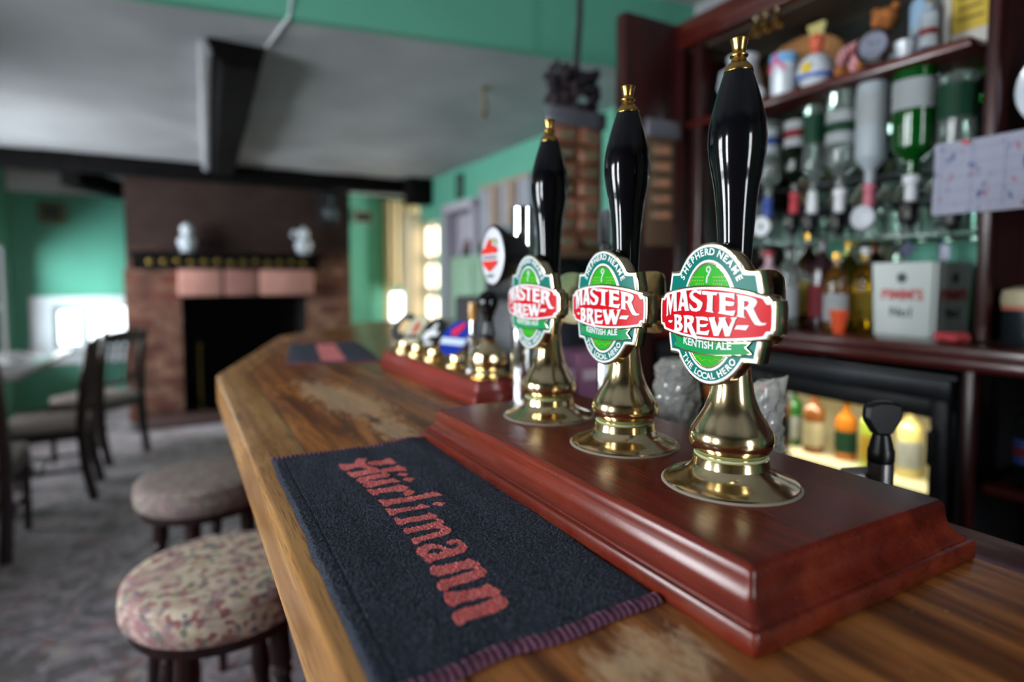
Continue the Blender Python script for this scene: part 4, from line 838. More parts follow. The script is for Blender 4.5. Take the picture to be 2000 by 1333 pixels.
def stool(label, loc, rz, cloth, h=0.722, r=0.178):
    t = thing('bar_stool', label, 'stool', loc, rz, 'round bar stools along the counter')
    prof = [(0, h+0.002), (r*0.5, h+0.001), (r*0.86, h-0.003), (r*0.95, h-0.007), (r*0.985, h-0.012), (r*1.0, h-0.017), (r*0.99, h-0.022), (r*1.005, h-0.028), (r*1.02, h-0.046), (r*1.005, h-0.066), (r*0.95, h-0.078), (0, h-0.078)]
    bm = bmesh.new(); lathe(bm, prof, 64); mk('cushion', bm, cloth, t, ang=32)
    bm = bmesh.new()
    lathe(bm, [(r*0.985, h-0.018), (r*1.006, h-0.020), (r*0.995, h-0.024)], 64); mk('piping', bm, cloth, t)
    bm = bmesh.new(); lathe(bm, [(0, h-0.0785), (r*0.93, h-0.0785), (r*0.93, h-0.098), (0, h-0.098)], 48); mk('seat_frame', bm, CHW, t)
    for k in range(4):
        a = PI/4+k*R90; x, y = 0.115*math.cos(a), 0.115*math.sin(a); ex, ey = 0.16*math.cos(a), 0.16*math.sin(a)
        bm = bmesh.new(); H0 = h-0.098
        sh = [(H0, .021), (H0-.10, .021), (H0-.105, .016), (H0-.12, .020), (H0-.135, .014), (H0-.16, .019), (H0-.20, .022), (H0-.24, .016), (H0-.255, .020), (H0-.27, .015), (H0-.275, .021), (H0-.38, .021), (H0-.385, .014), (H0-.42, .019), (0.06, .015), (0.0, .012)]
        tube(bm, [(x+(ex-x)*(1-z/H0), y+(ey-y)*(1-z/H0), z) for z, _ in sh], [q for _, q in sh], 12); mk('leg', bm, CHW, t)
    for k in range(4):
        a = PI/4+k*R90; b_ = a+R90; z = 0.30; rr = 0.142
        bm = bmesh.new(); tube(bm, [(rr*math.cos(a), rr*math.sin(a), z), (rr*math.cos(b_), rr*math.sin(b_), z)], 0.011, 8); mk('foot_rail', bm, CHW, t)
    return t
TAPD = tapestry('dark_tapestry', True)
stool('nearest round stool with cream and rose tapestry cushion', (0.063, 1.315, 0), 0.15, TAP)
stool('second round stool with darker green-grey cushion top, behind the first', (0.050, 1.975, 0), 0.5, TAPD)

# ================================================================== chrome lager font
t = thing('lager_font', 'tall chrome lager column with round white and red lens badge', 'beer font', (0.530, 0.905, BT))
bm = bmesh.new(); lathe(bm, [(0, 0), (0.030, 0), (0.030, 0.006), (0.0228, 0.010), (0.0228, 0.348), (0.021, 0.351), (0, 0.352)], 48); mk('column', bm, CHROME, t, ang=30)
lm = Matrix.Translation((-0.082, -0.043, 0.262)) @ Matrix.Rotation(math.radians(-4), 4, 'Z') @ Matrix.Rotation(-R90, 4, 'Y')
bm = bmesh.new(); lathe(bm, [(0, -0.055), (0.022, -0.055), (0.030, -0.045), (0.040, -0.020), (0.0495, -0.004), (0.0505, 0.0), (0.0490, 0.003), (0, 0.003)], 48, mtx=lm); mk('lens_housing', bm, BLACK, t, ang=35)
bm = bmesh.new(); tube(bm, [(-0.04, -0.035, 0.262), (-0.005, -0.003, 0.262)], 0.013, 12); mk('lens_arm', bm, BLACK, t)
ld = bmesh.new(); lathe(ld, [(0, 0.0062), (0.030, 0.0055), (0.044, 0.0040), (0.0462, 0.0028)], 48, mtx=lm); ln = mk('lens', ld, M('lens_white', (226, 226, 236), 0.25, coat=0.5), t)
l2 = lm @ Matrix(((0, -1, 0, 0), (-1, 0, 0, 0), (0, 0, 1, 0.0062), (0, 0, 0, 1)))
l2 = Matrix.Translation((-0.0888, -0.0430, 0.262)) @ Matrix.Rotation(math.radians(-4), 4, 'Z') @ Matrix(((0, 0, -1, 0), (-1, 0, 0, 0), (0, 1, 0, 0), (0, 0, 0, 1)))
up_ = [(-33, 3), (-33, 11), (-18, 14), (-14, 20), (-6, 26), (-2, 29), (2, 25), (6, 17), (18, 15), (28, 12), (28, 4)]
lo_ = [(-30, -8), (28, -8), (28, -13), (8, -22), (-2, -26), (-12, -22), (-28, -14)]
mk('red_emblem', crv([[up_], [lo_]], 0.0004, 0, 0, 0.001, mtx=l2), M('lens_red', (226, 48, 40), 0.3), t)
bm = bmesh.new()
for k in range(7): box(bm, ((-24+k*7.6)/1000, -0.0025, 0.0006), (0.0045, 0.0062, 0.0007), mtx=None)
bmesh.ops.transform(bm, matrix=l2, verts=bm.verts); mk('emblem_lettering', bm, M('lens_grey', (170, 160, 170), 0.4), t, sm=False)
bm = bmesh.new(); tube(bm, [(x*.001, y*.001, 0.0005) for x, y in ((8, 20), (14, 27), (22, 26), (25, 19), (20, 16))], 0.0012, 6); bmesh.ops.transform(bm, matrix=l2, verts=bm.verts); mk('gold_crest', bm, GOLDL, t)
bm = bmesh.new(); box(bm, (-0.001, -0.032, 0.0006), (0.026, 0.005, 0.0006)); bmesh.ops.transform(bm, matrix=l2, verts=bm.verts); mk('small_line', bm, M('lens_green', (96, 140, 128), 0.4), t)
# second chrome column glimpsed past the middle pump
t = thing('chrome_column', 'slim chrome column glimpsed behind the middle hand pump', 'column', (0.66, 0.845, 1.0))
bm = bmesh.new(); lathe(bm, [(0, 0), (0.011, 0), (0.011, 0.412), (0.009, 0.416), (0, 0.416)], 32); mk('tube_body', bm, CHROME, t, ang=30)
bm = bmesh.new(); lathe(bm, [(0.0105, 0.34), (0.014, 0.343), (0.014, 0.355), (0.0105, 0.358)], 32); mk('collar', bm, BLACK, t)

# ================================================================== far lager plinth with small badges
pl2 = mk('pump_plinth', plinth_mesh(0.462, 0.550, 0.952, 1.50, 0.040, 0.55), M('plinth_red', (128, 40, 32), 0.35, var=0.2, scale=12, coat=0.3), ang=50); pl2.location = (0, 0, BT+0.0004)
tag(pl2, 'shorter red mahogany plinth with brass edge under the small taps', 'plinth')
bm = bmesh.new(); box(bm, (0.506, 1.226, 0.0418), (0.084, 0.538, 0.003), bev=0.001); mk('brass_top_plate', bm, BRASSD, pl2)
T2 = BT+0.0441
def tap_badge(label, loc, c, kind, r=0.030):
    t = thing('badge_tap', label, 'beer tap', loc, 0.0, 'small badge taps on the far plinth')
    bm = bmesh.new(); lathe(bm, [(0, 0), (0.030, 0), (0.030, 0.003), (0.020, 0.010), (0.016, 0.028), (0.019, 0.034), (0, 0.036)], 28); mk('tap_foot', bm, BRASS, t)
    hm = Matrix.Translation((0.0, 0, 0.040)) @ Matrix.Rotation(math.radians(20), 4, 'Z') @ Matrix.Rotation(math.radians(-58), 4, 'Y')
    bm = bmesh.new(); lathe(bm, [(0, -0.022), (0.012, -0.022), (0.020, -0.010), (0.029, 0.004), (0.033, 0.010), (0.032, 0.013), (0, 0.013)], 32, mtx=hm); mk('tap_head', bm, BRASS, t, ang=40)
    fm = hm @ Matrix.Translation((0, 0, 0.0134)) @ Matrix.Rotation(-R90, 4, 'Z')
    bm = bmesh.new(); lathe(bm, [(0, 0.0015), (r, 0.0008), (r+0.0008, 0)], 32, mtx=fm); f = mk('badge_face', bm, c, t)
    def pat(nm, polys, mat): mk(nm, crv([[p] for p in polys], 0.0003, 0, 0.0016, 0.001, mtx=fm), mat, f)
    if kind == 'blue':
        pat('red_flash', [[(-6, 2), (-14, 10), (-2, 20), (10, 29), (14, 22), (8, 12), (2, 4)]], M('flash_red', (232, 40, 72), 0.3)); pat('white_band', [[(-28, -14), (-29, -2), (29, -2), (28, -14)]], M('band_white', (206, 220, 240), 0.3))
    elif kind == 'black':
        pat('white_script', [[(-20, -14), (-16, 2), (-6, 4), (2, 20), (8, 18), (4, 2), (18, 4), (16, -6), (0, -8), (-6, -18)]], WHITE); pat('lower_script', [[(-8, -26), (-8, -20), (12, -18), (12, -24)]], WHITE)
    elif kind == 'cream':
        pat('red_figure', [[(-10, -8), (-8, 12), (4, 18), (10, 4), (4, -10)]], M('fig_red', (188, 96, 76), 0.4)); pat('dark_scroll', [[(-20, -22), (-18, -14), (16, -12), (18, -20)]], BLACKM)
    else:
        pat('cream_moon', [[(2, -16), (-8, -8), (-8, 10), (4, 18), (18, 10), (20, -6)]], M('moon', (228, 190, 140), 0.4))
    t.scale = (1.25, 1.25, 1.25)
    return t
tap_badge('small tap with blue badge, red flash and white band', (0.512, 1.138, T2), M('badge_blue', (22, 52, 160), 0.2, coat=0.5), 'blue', 0.0315)
tap_badge('small tap with black badge and white script', (0.512, 1.265, T2), M('badge_black', (22, 22, 24), 0.2, coat=0.5), 'black')
tap_badge('small tap with cream badge and red figure', (0.512, 1.37, T2), M('badge_cream', (206, 198, 172), 0.25, coat=0.5), 'cream')
tap_badge('farthest small tap with dark badge and orange moon', (0.512, 1.465, T2), M('badge_slate', (56, 62, 66), 0.25, coat=0.5), 'moon')
t = thing('hand_pump', 'squat brass pump with small black handle at the near end of the far plinth', 'beer pump', (0.506, 0.997, T2))
bm = bmesh.new(); lathe(bm, [(0, 0), (0.042, 0), (0.043, 0.003), (0.034, 0.006), (0.030, 0.012), (0.034, 0.022), (0.036, 0.032), (0.032, 0.044), (0.020, 0.054), (0.014, 0.062), (0.016, 0.068), (0, 0.069)], 40); mk('base', bm, BRASS, t, ang=30)
bm = bmesh.new(); lathe(bm, [(0, 0.069), (0.011, 0.069), (0.013, 0.080), (0.010, 0.092), (0.009, 0.108), (0.014, 0.118), (0.019, 0.130), (0.020, 0.140), (0.016, 0.152), (0.008, 0.158), (0, 0.160)], 32); mk('handle', bm, EBONY, t, ang=50)
t = thing('tap_lever', 'slim chrome tap lever with amber tip beside the squat brass pump', 'tap lever', (0.500, 1.050, T2))
bm = bmesh.new(); lathe(bm, [(0, 0), (0.016, 0), (0.016, 0.005), (0.009, 0.012), (0.008, 0.05), (0.012, 0.056), (0.012, 0.07), (0.007, 0.075), (0.007, 0.10), (0, 0.10)], 20); mk('stem', bm, CHROME, t)
bm = bmesh.new(); lathe(bm, [(0, 0.10), (0.008, 0.10), (0.010, 0.12), (0.009, 0.135), (0, 0.138)], 20); mk('tip', bm, M('amber', (206, 150, 66), 0.3, coat=0.5), t)

# ================================================================== tap behind the plinth, on the staff side
t = thing('dispense_tap', 'black tap with faceted wing knob behind the near end of the plinth', 'tap', (0.735, 0.402, 0.60))
bm = bmesh.new(); lathe(bm, [(0, 0), (0.030, 0), (0.030, 0.01), (0.014, 0.02), (0.014, 0.474), (0, 0.474)], 24); mk('pipe', bm, M('worn_metal', (158, 154, 156), 0.35, 1.0), t)
bm = bmesh.new(); tube(bm, [(0.0, 0.012, 0.455), (-0.02, 0.03, 0.452), (-0.032, 0.035, 0.44), (-0.036, 0.036, 0.41)], [0.010, 0.010, 0.009, 0.009], 12); mk('spout', bm, M('worn_metal', (158, 154, 156)), t)
bm = bmesh.new(); lathe(bm, [(0, 0.474), (0.0135, 0.474), (0.0145, 0.477), (0.0145, 0.489), (0.0130, 0.492), (0.0125, 0.496), (0.0095, 0.508), (0, 0.508)], 28); mk('collar', bm, BLACK, t, ang=30)
bm = bmesh.new()
ps = [(-0.010, 0), (0.010, 0), (0.0225, 0.020), (0.0215, 0.037), (0.008, 0.0415), (-0.008, 0.0415), (-0.0215, 0.037), (-0.0225, 0.020)]
KM = Matrix.Translation((0, 0, 0.507)) @ Matrix.Rotation(math.radians(-28), 4, 'Z') @ Matrix(((1, 0, 0, 0), (0, 0, 1, 0), (0, 1, 0, 0), (0, 0, 0, 1)))
extr(bm, ps, -0.007, 0.007, KM); bmesh.ops.bevel(bm, geom=list(bm.edges), offset=0.0035, segments=1, affect='EDGES'); mk('wing_knob', bm, M('knob_black', (26, 26, 28), 0.28), t, sm=False)

# plastic wrapped stacks behind the plinth
PLAS = M('clear_plastic_bag', (206, 204, 196), 0.10, ior=1.7, alpha=0.40)
def bag(label, loc, w_, d_, h_, top):
    t = thing('plastic_bag', label, 'plastic bag', loc, group='clear plastic bags behind the plinth')
    bm = bmesh.new(); prof = [(0.0, 0), (0.85, 0.0), (1.0, 0.04), (1.02, 0.3), (0.95, 0.6), (1.0, 0.9), (0.7, 0.97), (0.0, 0.98)]
    fine = []
    for (ra, za), (rb, zb) in zip(prof, prof[1:]):
        K = max(1, int(abs(zb-za)*34)+(3 if abs(rb-ra) > .5 else 0))
        for q in range(K): fine.append((ra+(rb-ra)*q/K, za+(zb-za)*q/K))
    fine.append(prof[-1]); lathe(bm, [(r, z*h_) for r, z in fine], 52, sx=w_, sy=d_)
    for v in bm.verts:
        n = abs(noise.noise(v.co*70))*2-0.6; m2 = noise.noise(v.co*160+Vector((5, 5, 5))); R_ = Vector((v.co.x, v.co.y, 0)).normalized() if v.co.xy.length > 1e-4 else Vector((0, 0, 0))
        v.co += R_*(0.0050*n+0.0016*m2)
        if v.co.z > h_*0.88 and v.co.y < 0: v.co.z += top*max(0, -v.co.y/d_)**2
    mk('wrapping', bm, PLAS, t, sm=False)
    bm = bmesh.new()
    for k in range(3): lathe(bm, [(0, 0), (0.6, 0.0), (0.7, h_*0.26), (0.6, h_*0.27), (0.0, 0.02)], 20, mtx=Matrix.Translation((0.0, 0, 0.01+k*h_*0.27)) @ Matrix.Diagonal((w_, d_, 1, 1)))
    mk('stacked_cups', bm, M('slate_plastic', (48, 60, 76), 0.2, coat=0.4, bmp=1.0, bscale=90), t); return t
bag('upright clear bag of cups just right of the nearest pump', (0.62, 0.474, 1.0355), 0.020, 0.020, 0.140, 0.016)
bag('clear crumpled bag of cups between the two nearest pumps', (0.62, 0.625, 1.0355), 0.030, 0.034, 0.150, 0.004)
bm = bmesh.new(); box(bm, (0.642, 0.56, 1.02), (0.148, 0.90, 0.03), bev=0.004); o = mk('back_shelf', bm, MAHOGY); tag(o, 'narrow dark shelf on the staff side of the counter', 'shelf')
t = thing('snack_box', 'purple and pink card box behind the two farther pumps', 'box', (0.90, 1.24, 0.0))
bm = bmesh.new(); box(bm, (0, 0, 1.055), (0.12, 0.13, 0.115), bev=0.002); mk('carton', bm, M('purple_card', (150, 96, 130), 0.5), t)
bm = bmesh.new(); box(bm, (-0.0615, 0, 1.06), (0.001, 0.10, 0.025)); box(bm, (0, -0.066, 1.06), (0.09, 0.001, 0.025)); mk('white_strip', bm, M('pale_pink', (214, 190, 208), 0.5), t)
bm = bmesh.new(); box(bm, (0, 0, 0.498), (0.3, 0.3, 0.996), bev=0.006); o = mk('bottle_crate', bm, M('dark_crate', (30, 20, 22), 0.6)); o.location = (0.9, 1.24, 0); tag(o, 'dark storage crate standing behind the counter under the purple box', 'crate')
t.location = (0.90, 1.24, 0.0)

# ================================================================== back bar cabinet
BX = 1.50
cab = thing('back_bar_cabinet', 'tall dark mahogany back bar cabinet with mirror and shelves', 'cabinet', (0, 0, 0))
def bxp(name, c, s, mat=None, bev=0.004, rz=0, par=None, lab=None):
    bm = bmesh.new(); box(bm, c, s, rz=rz, bev=bev); o = mk(name, bm, mat or MAHOGY, par or cab)
    if lab: o['label'] = lab
    return o
bxp('end_panel', (1.645, 1.645, 1.10), (0.60, 0.05, 2.20), MAHOG)
bxp('end_moulding', (1.60, 1.612, 1.10), (0.035, 0.02, 2.16), MAHOG, 0.006)
bxp('cornice', (1.625, 0.40, 2.17), (0.09, 2.5, 0.07), MAHOGY, 0.012)
bxp('cornice_step', (1.60, 0.40, 2.125), (0.05, 2.46, 0.03), MAHOGY, 0.008)
bxp('soffit', (1.78, 0.40, 2.115), (0.30, 2.46, 0.02), M('soffit_brown', (70, 56, 44), 0.7), 0)
bxp('post', (1.605, 0.663, 1.635), (0.03, 0.026, 0.97), MAHOG, 0.006)
bxp('post', (1.51, 0.640, 0.56), (0.03, 0.024, 1.12), MAHOG, 0.006)
bxp('post', (1.63, 1.55, 1.635), (0.05, 0.045, 0.97), MAHOG, 0.006)
bxp('post', (1.60, -0.85, 1.05), (0.05, 0.04, 2.1), MAHOG, 0.006)
bxp('bottle_shelf', (1.73, 1.15, 1.842), (0.26, 0.88, 0.022), MAHOGY, 0.003)
bxp('bottle_shelf', (1.76, -0.10, 1.555), (0.26, 1.5, 0.022), MAHOGY, 0.003)
bxp('counter_shelf', (1.70, 0.40, 1.131), (0.42, 2.44, 0.032), MAHOGY, 0.006)
bxp('counter_lip', (1.492, 0.40, 1.108), (0.022, 2.44, 0.028), MAHOGY, 0.006)
bxp('lower_shelf', (1.74, -0.02, 0.83), (0.40, 1.3, 0.02), MAHOGY, 0.003)
mir = M('old_mirror', (150, 164, 158), 0.05, 1.0)
bxp('back_mirror', (1.885, 1.16, 1.63), (0.01, 0.92, 0.96), mir, 0)
bxp('back_board', (1.90, 0.40, 1.10), (0.02, 2.5, 2.16), M('back_board_dark', (34, 14, 14), 0.6), 0)
bxp('glass_shelf', (1.70, 1.12, 1.405), (0.16, 0.86, 0.006), M('shelf_glass', (190, 226, 210), 0.05, trans=0.8), 0.001)
bxp('green_reflection', (1.876, 0.835, 1.272), (0.006, 0.29, 0.25), GREEN, 0)  # green paint here and below stands in for wall reflections in the mirror
bxp('green_reflection', (1.876, 1.18, 1.30), (0.006, 0.09, 0.30), GREEN, 0)
bxp('partition', (1.755, 0.664, 1.63), (0.25, 0.018, 0.96), MAHOG, 0)
bxp('plinth_base', (1.72, 0.4, 0.05), (0.36, 2.44, 0.10), BLACKM, 0.004)

# hung calendar
def calmat():
    m, nt, b = base('calendar_paper'); v = coords(nt)
    n1 = noise_tex(nt, coords(nt, (1, 34, 22)), 1.4, 3, 0.6); n2 = noise_tex(nt, coords(nt, (1, 40, 26), (0.4, 0, 0)), 1.3, 3, 0.6)
    c = mixc(nt, ramp(nt, n1, [(0.62, (0, 0, 0)), (0.66, (1, 1, 1))]), lin((206, 208, 228)), lin((96, 108, 172)))
    c = mixc(nt, ramp(nt, n2, [(0.63, (0, 0, 0)), (0.67, (1, 1, 1))]), c, lin((206, 130, 160)))
    nt.links.new(c, b.inputs['Base Color']); b.inputs['Roughness'].default_value = 0.6; return m
t = thing('wall_planner', 'white wall planner sheet covered in blue and pink notes, hung on the post', 'calendar', (1.568, 0.655, 1.528))
bm = bmesh.new(); vs = []
for i in range(21):
    y = 0.105-0.40*i/20; vs.append([bm.verts.new((0.006*math.sin(i*0.35)+0.004*z*10, y, z)) for z in (-0.083, 0, 0.083)])
for a, b in zip(vs, vs[1:]):
    for q in range(2): bm.faces.new((a[q], b[q], b[q+1], a[q+1]))
bmesh.ops.solidify(bm, geom=bm.faces, thickness=0.0012); mk('sheet', bm, calmat(), t)
bm = bmesh.new()
for k in range(6): box(bm, (-0.006+0.006*math.sin((0.105-(0.09-k*.062))/0.4*20*.35), 0.09-k*0.062, 0), (0.0006, 0.0012, 0.15))
for k in range(5): box(bm, (-0.004, -0.095, -0.06+k*0.03), (0.0006, 0.37, 0.0010))
g_ = mk('ruled_grid', bm, M('rule_grey', (150, 156, 190), 0.6), t)
bm = bmesh.new(); lathe(bm, [(0, 0), (0.006, 0), (0.006, 0.004), (0, 0.006)], 12, mtx=Matrix.Translation((-0.002, 0.04, 0.076)) @ Matrix.Rotation(-R90, 4, 'Y')); mk('drawing_pin', bm, M('pin_red', (200, 40, 60), 0.3), t)
# round plate at the right edge
t = thing('decorative_plate', 'round white plate with pink and blue pattern at the right edge', 'plate', (1.62, 0.545, 1.70))
PM = Matrix.Rotation(-R90, 4, 'Y')
bm = bmesh.new(); lathe(bm, [(0, 0.004), (0.06, 0.004), (0.075, 0.012), (0.093, 0.016), (0.094, 0.012), (0.07, 0.0), (0, -0.002)], 40, mtx=PM); mk('dish', bm, PORC, t)
bm = bmesh.new()
for k in range(10):
    a = k*0.63; lathe(bm, [(0, 0.006), (0.012, 0.0055), (0.013, 0.004)], 10, mtx=PM @ Matrix.Translation((0.05*math.cos(a), 0.05*math.sin(a), 0)))
mk('pink_spots', bm, M('plate_pink', (214, 50, 100), 0.4), t)
bm = bmesh.new(); extr(bm, cham([(-0.055, -0.05), (-0.02, -0.06), (-0.01, 0.0), (-0.05, 0.03)], 2), 0.0045, 0.006, PM); mk('blue_patch', bm, M('plate_blue', (44, 70, 170), 0.4), t)
bm = bmesh.new(); box(bm, (0.02, 0, -0.065), (0.05, 0.05, 0.16), bev=0.004); mk('stand', bm, CHW, t)
t.location = (1.66, 0.545, 1.71)

# ================================================================== bottles
def gl(name, col, tr=0.9): return M('glass_'+name, col, 0.04, trans=tr, ior=1.45)
CLEAR = gl('clear', (216, 232, 226)); GREENG = gl('green', (20, 150, 40)); BROWNG = gl('brown', (90, 44, 16)); YELG = gl('yellow', (206, 150, 20)); PINKG = M('frosted_pink', (226, 188, 198), 0.4, trans=0.3)
FROST = M('frosted_white', (196, 206, 214), 0.45, trans=0.35); DKG = gl('dark', (24, 40, 26), 0.7); OLIV = gl('olive', (150, 140, 30))
def bottle(label, loc, h, r, glass, cap, label_mat=None, lz=(0.25, 0.6), inverted=False, neck=0.28, group=None, square=False, band=None, cat='bottle'):
    t = thing('spirit_bottle', label, cat, loc, group=group)
    nr = r*neck*1.15; sh = h*0.66
    prof = [(0, 0.0), (r*0.92, 0.0), (r, h*0.02), (r, sh), (r*0.93, sh+h*0.045), (r*0.6, sh+h*0.10), (nr*1.1, sh+h*0.145), (nr, sh+h*0.18), (nr, h*0.93), (nr*1.15, h*0.935), (nr*1.15, h*0.955), (0, h*0.955)]
    T = Matrix.Translation((0, 0, h)) @ Matrix.Rotation(PI, 4, 'X') if inverted else Matrix.Identity(4)
    bm = bmesh.new(); lathe(bm, prof, 6 if square else 24, mtx=T); mk('body', bm, glass, t, ang=30)
    bm = bmesh.new(); lathe(bm, [(0, h*0.925), (nr*1.3, h*0.925), (nr*1.3, h*0.995), (nr*1.1, h), (0, h)], 20, mtx=T); mk('cap', bm, cap, t)
    if label_mat:
        bm = bmesh.new(); R_ = r*1.012; lathe(bm, [(R_, h*lz[0]), (R_, h*lz[1])], 24, mtx=T); bmesh.ops.solidify(bm, geom=bm.faces, thickness=0.0006); p = mk('paper_label', bm, label_mat, t)
        if band:
            bm = bmesh.new(); R2 = r*1.03; zc = h*(lz[0]+lz[1])/2; dz = h*(lz[1]-lz[0])*0.16; lathe(bm, [(R2, zc-dz), (R2, zc+dz)], 24, mtx=T); bmesh.ops.solidify(bm, geom=bm.faces, thickness=0.0004); mk('label_band', bm, band, p)
    return t
CAPW = M('cap_white', (222, 224, 228), 0.4); CAPK = M('cap_black', (20, 20, 22), 0.4); CAPR = M('cap_red', (176, 40, 52), 0.4); CAPB = M('cap_blue', (40, 70, 150), 0.4); CAPG = M('cap_teal', (12, 92, 90), 0.4); CAPO = M('cap_gold', (190, 150, 70), 0.3, 1.0); CAPP = M('cap_pink', (200, 110, 128), 0.4)
LW = M('label_white', (206, 212, 214), 0.6); LC = M('label_cream', (214, 206, 170), 0.6); LR = M('label_red', (150, 44, 54), 0.6); LG = M('label_green', (34, 84, 60), 0.6); LB = M('label_blue', (60, 90, 160), 0.6); LY = M('label_yellow', (206, 176, 60), 0.6)
def optic(loc, kind, cc, label):
    """spirit measure below an inverted bottle, loc = mouth of the bottle"""
    t = thing('optic_measure', label, 'spirit optic', loc, group='spirit optics under the inverted bottles')
    bm = bmesh.new(); lathe(bm, [(0, 0.020), (0.013, 0.020), (0.015, 0.0), (0.015, -0.02), (0.010, -0.026), (0, -0.026)], 20); mk('collar', bm, cc, t)
    bm = bmesh.new(); lathe(bm, [(0, -0.026), (0.016, -0.026), (0.019, -0.036), (0.019, -0.070), (0.012, -0.082), (0.006, -0.088), (0.006, -0.106), (0, -0.106)], 20); mk('measure_chamber', bm, CLEAR if kind != 'black' else CAPK, t)
    if kind == 'disc':
        bm = bmesh.new(); lathe(bm, [(0.011, 0.006), (0.022, 0.008), (0.031, 0.004), (0.032, 0.0), (0.030, -0.004), (0.011, -0.004), (0.011, 0.006)], 28, mtx=Matrix.Translation((-0.028, 0, -0.052)) @ PM); mk('dial_ring', bm, CAPW, t)
    elif kind == 'face':
        bm = bmesh.new(); lathe(bm, [(0, 0.008), (0.024, 0.007), (0.033, 0.002), (0.032, -0.004), (0, -0.004)], 28, mtx=Matrix.Translation((-0.028, 0, -0.052)) @ PM); mk('dial_face', bm, M('dial_grey', (196, 198, 206), 0.4), t)
    else:
        bm = bmesh.new(); box(bm, (-0.024, 0, -0.05), (0.012, 0.030, 0.05), bev=0.004); tube(bm, [(-0.024, -0.03, -0.07), (-0.024, 0.03, -0.07)], 0.004, 8); mk('lever', bm, CAPK, t)
        bm = bmesh.new(); lathe(bm, [(0, 0.003), (0.008, 0.003), (0.009, 0)], 14, mtx=Matrix.Translation((-0.031, 0, -0.045)) @ PM); mk('lever_badge', bm, CHROME, t)
    bm = bmesh.new(); box(bm, (0.045, 0, -0.004), (0.09, 0.014, 0.014), bev=0.003); tube(bm, [(0.085, 0, -0.004), (0.17, 0, -0.004)], 0.006, 8); mk('bracket_arm', bm, STEEL, t)
OX = 1.665
row = [  # y, mouth z, height, radius, glass, label, band, cap, optic kind, description
    (1.385, 1.52, 0.26, 0.036, CLEAR, LC, None, CAPK, 'black', 'clear inverted bottle with cream label beside the far post'),
    (1.290, 1.535, 0.26, 0.034, CLEAR, LW, LB, CAPB, 'disc', 'clear inverted bottle with blue band and blue neck above the white ring dial'),
    (1.195, 1.54, 0.26, 0.034, DKG, LW, LR, CAPR, 'black', 'inverted bottle with pink and red label and red neck'),
    (1.135, 1.535, 0.27, 0.030, CLEAR, LG, None, CAPW, 'black', 'clear inverted bottle with dark green label'),
    (1.050, 1.53, 0.296, 0.041, CLEAR, LW, LG, CAPW, 'black', 'clear inverted gin bottle with large white and green label'),
    (0.966, 1.535, 0.290, 0.0385, FROST, LW, None, CAPP, 'face', 'frosted white inverted bottle above the grey round dial'),
    (0.858, 1.540, 0.288, 0.050, M('gin_green_glass', (6, 96, 26), 0.06, trans=0.5, coat=0.3), LW, None, CAPW, 'black', 'large green inverted bottle with broad white label'),
    (0.760, 1.52, 0.27, 0.040, CLEAR, LG, None, CAPK, 'black', 'clear inverted bottle nearest the planner sheet'),
]
for y, mz, h, r, g, lm_, bd_, cp, ok, d_ in row:
    rr = dict(lz=(0.10, 0.40) if h < .3 else (0.16, 0.40))
    if y == 0.858: rr = dict(lz=(0.10, 0.36))
    if y == 1.050: rr = dict(lz=(0.20, 0.50))
    bottle(d_, (OX, y, mz), h, r, g, cp, lm_, inverted=True, group='inverted bottles on the optic rail', band=bd_, **rr)
    optic((OX, y, mz-0.0205), ok, cp, 'spirit optic under the '+d_.replace('inverted ', '').split(' with ')[0].split(' above ')[0].split(' nearest')[0]+{0: '', 1: ''}.get(0, '')+' '+{1.385: 'by the far post', 1.290: 'with a white ring dial', 1.195: 'with a red collar', 1.135: 'with dark green label', 1.050: 'with the white and green label', 0.966: 'with a grey round dial', 0.858: 'with the broad white label', 0.760: 'nearest the planner sheet'}[y])
bm = bmesh.new(); tube(bm, [(1.83, 1.50, 1.516), (1.83, 0.72, 1.516)], 0.009, 10); tube(bm, [(1.83, 1.50, 1.60), (1.83, 0.72, 1.60)], 0.006, 10)
for y in (1.49, 0.73): box(bm, (1.855, y, 1.56), (0.05, 0.02, 0.12), bev=0.003)
o = mk('optic_rail', bm, STEEL); tag(o, 'steel rail carrying the spirit optics in front of the mirror', 'rail')
# upturned glasses on the glass shelf
def tumbler(label, loc, h=0.085, r=0.030):
    t = thing('glass_tumbler', label, 'glass', loc, group='small glasses on the glass shelf')
    bm = bmesh.new(); lathe(bm, [(0, h), (r*0.75, h), (r*0.8, h-0.004), (r, 0), (r-0.0025, 0), (r*0.75-0.002, h-0.010), (0, h-0.010)], 20); mk('bowl', bm, CLEAR, t, ang=40); return t
g0 = tumbler('small clear glass upturned on the glass shelf, nearest the planner', (1.742, 0.745, 1.4081))
names = ['second', 'third', 'fourth', 'fifth', 'sixth', 'seventh', 'eighth', 'ninth', 'tenth', 'eleventh']
for k in range(10): dup(g0, (1.742+0.006*(k % 2), 0.745+0.072*(k+1), 1.4081), label='%s clear upturned glass from the right along the glass shelf' % names[k])

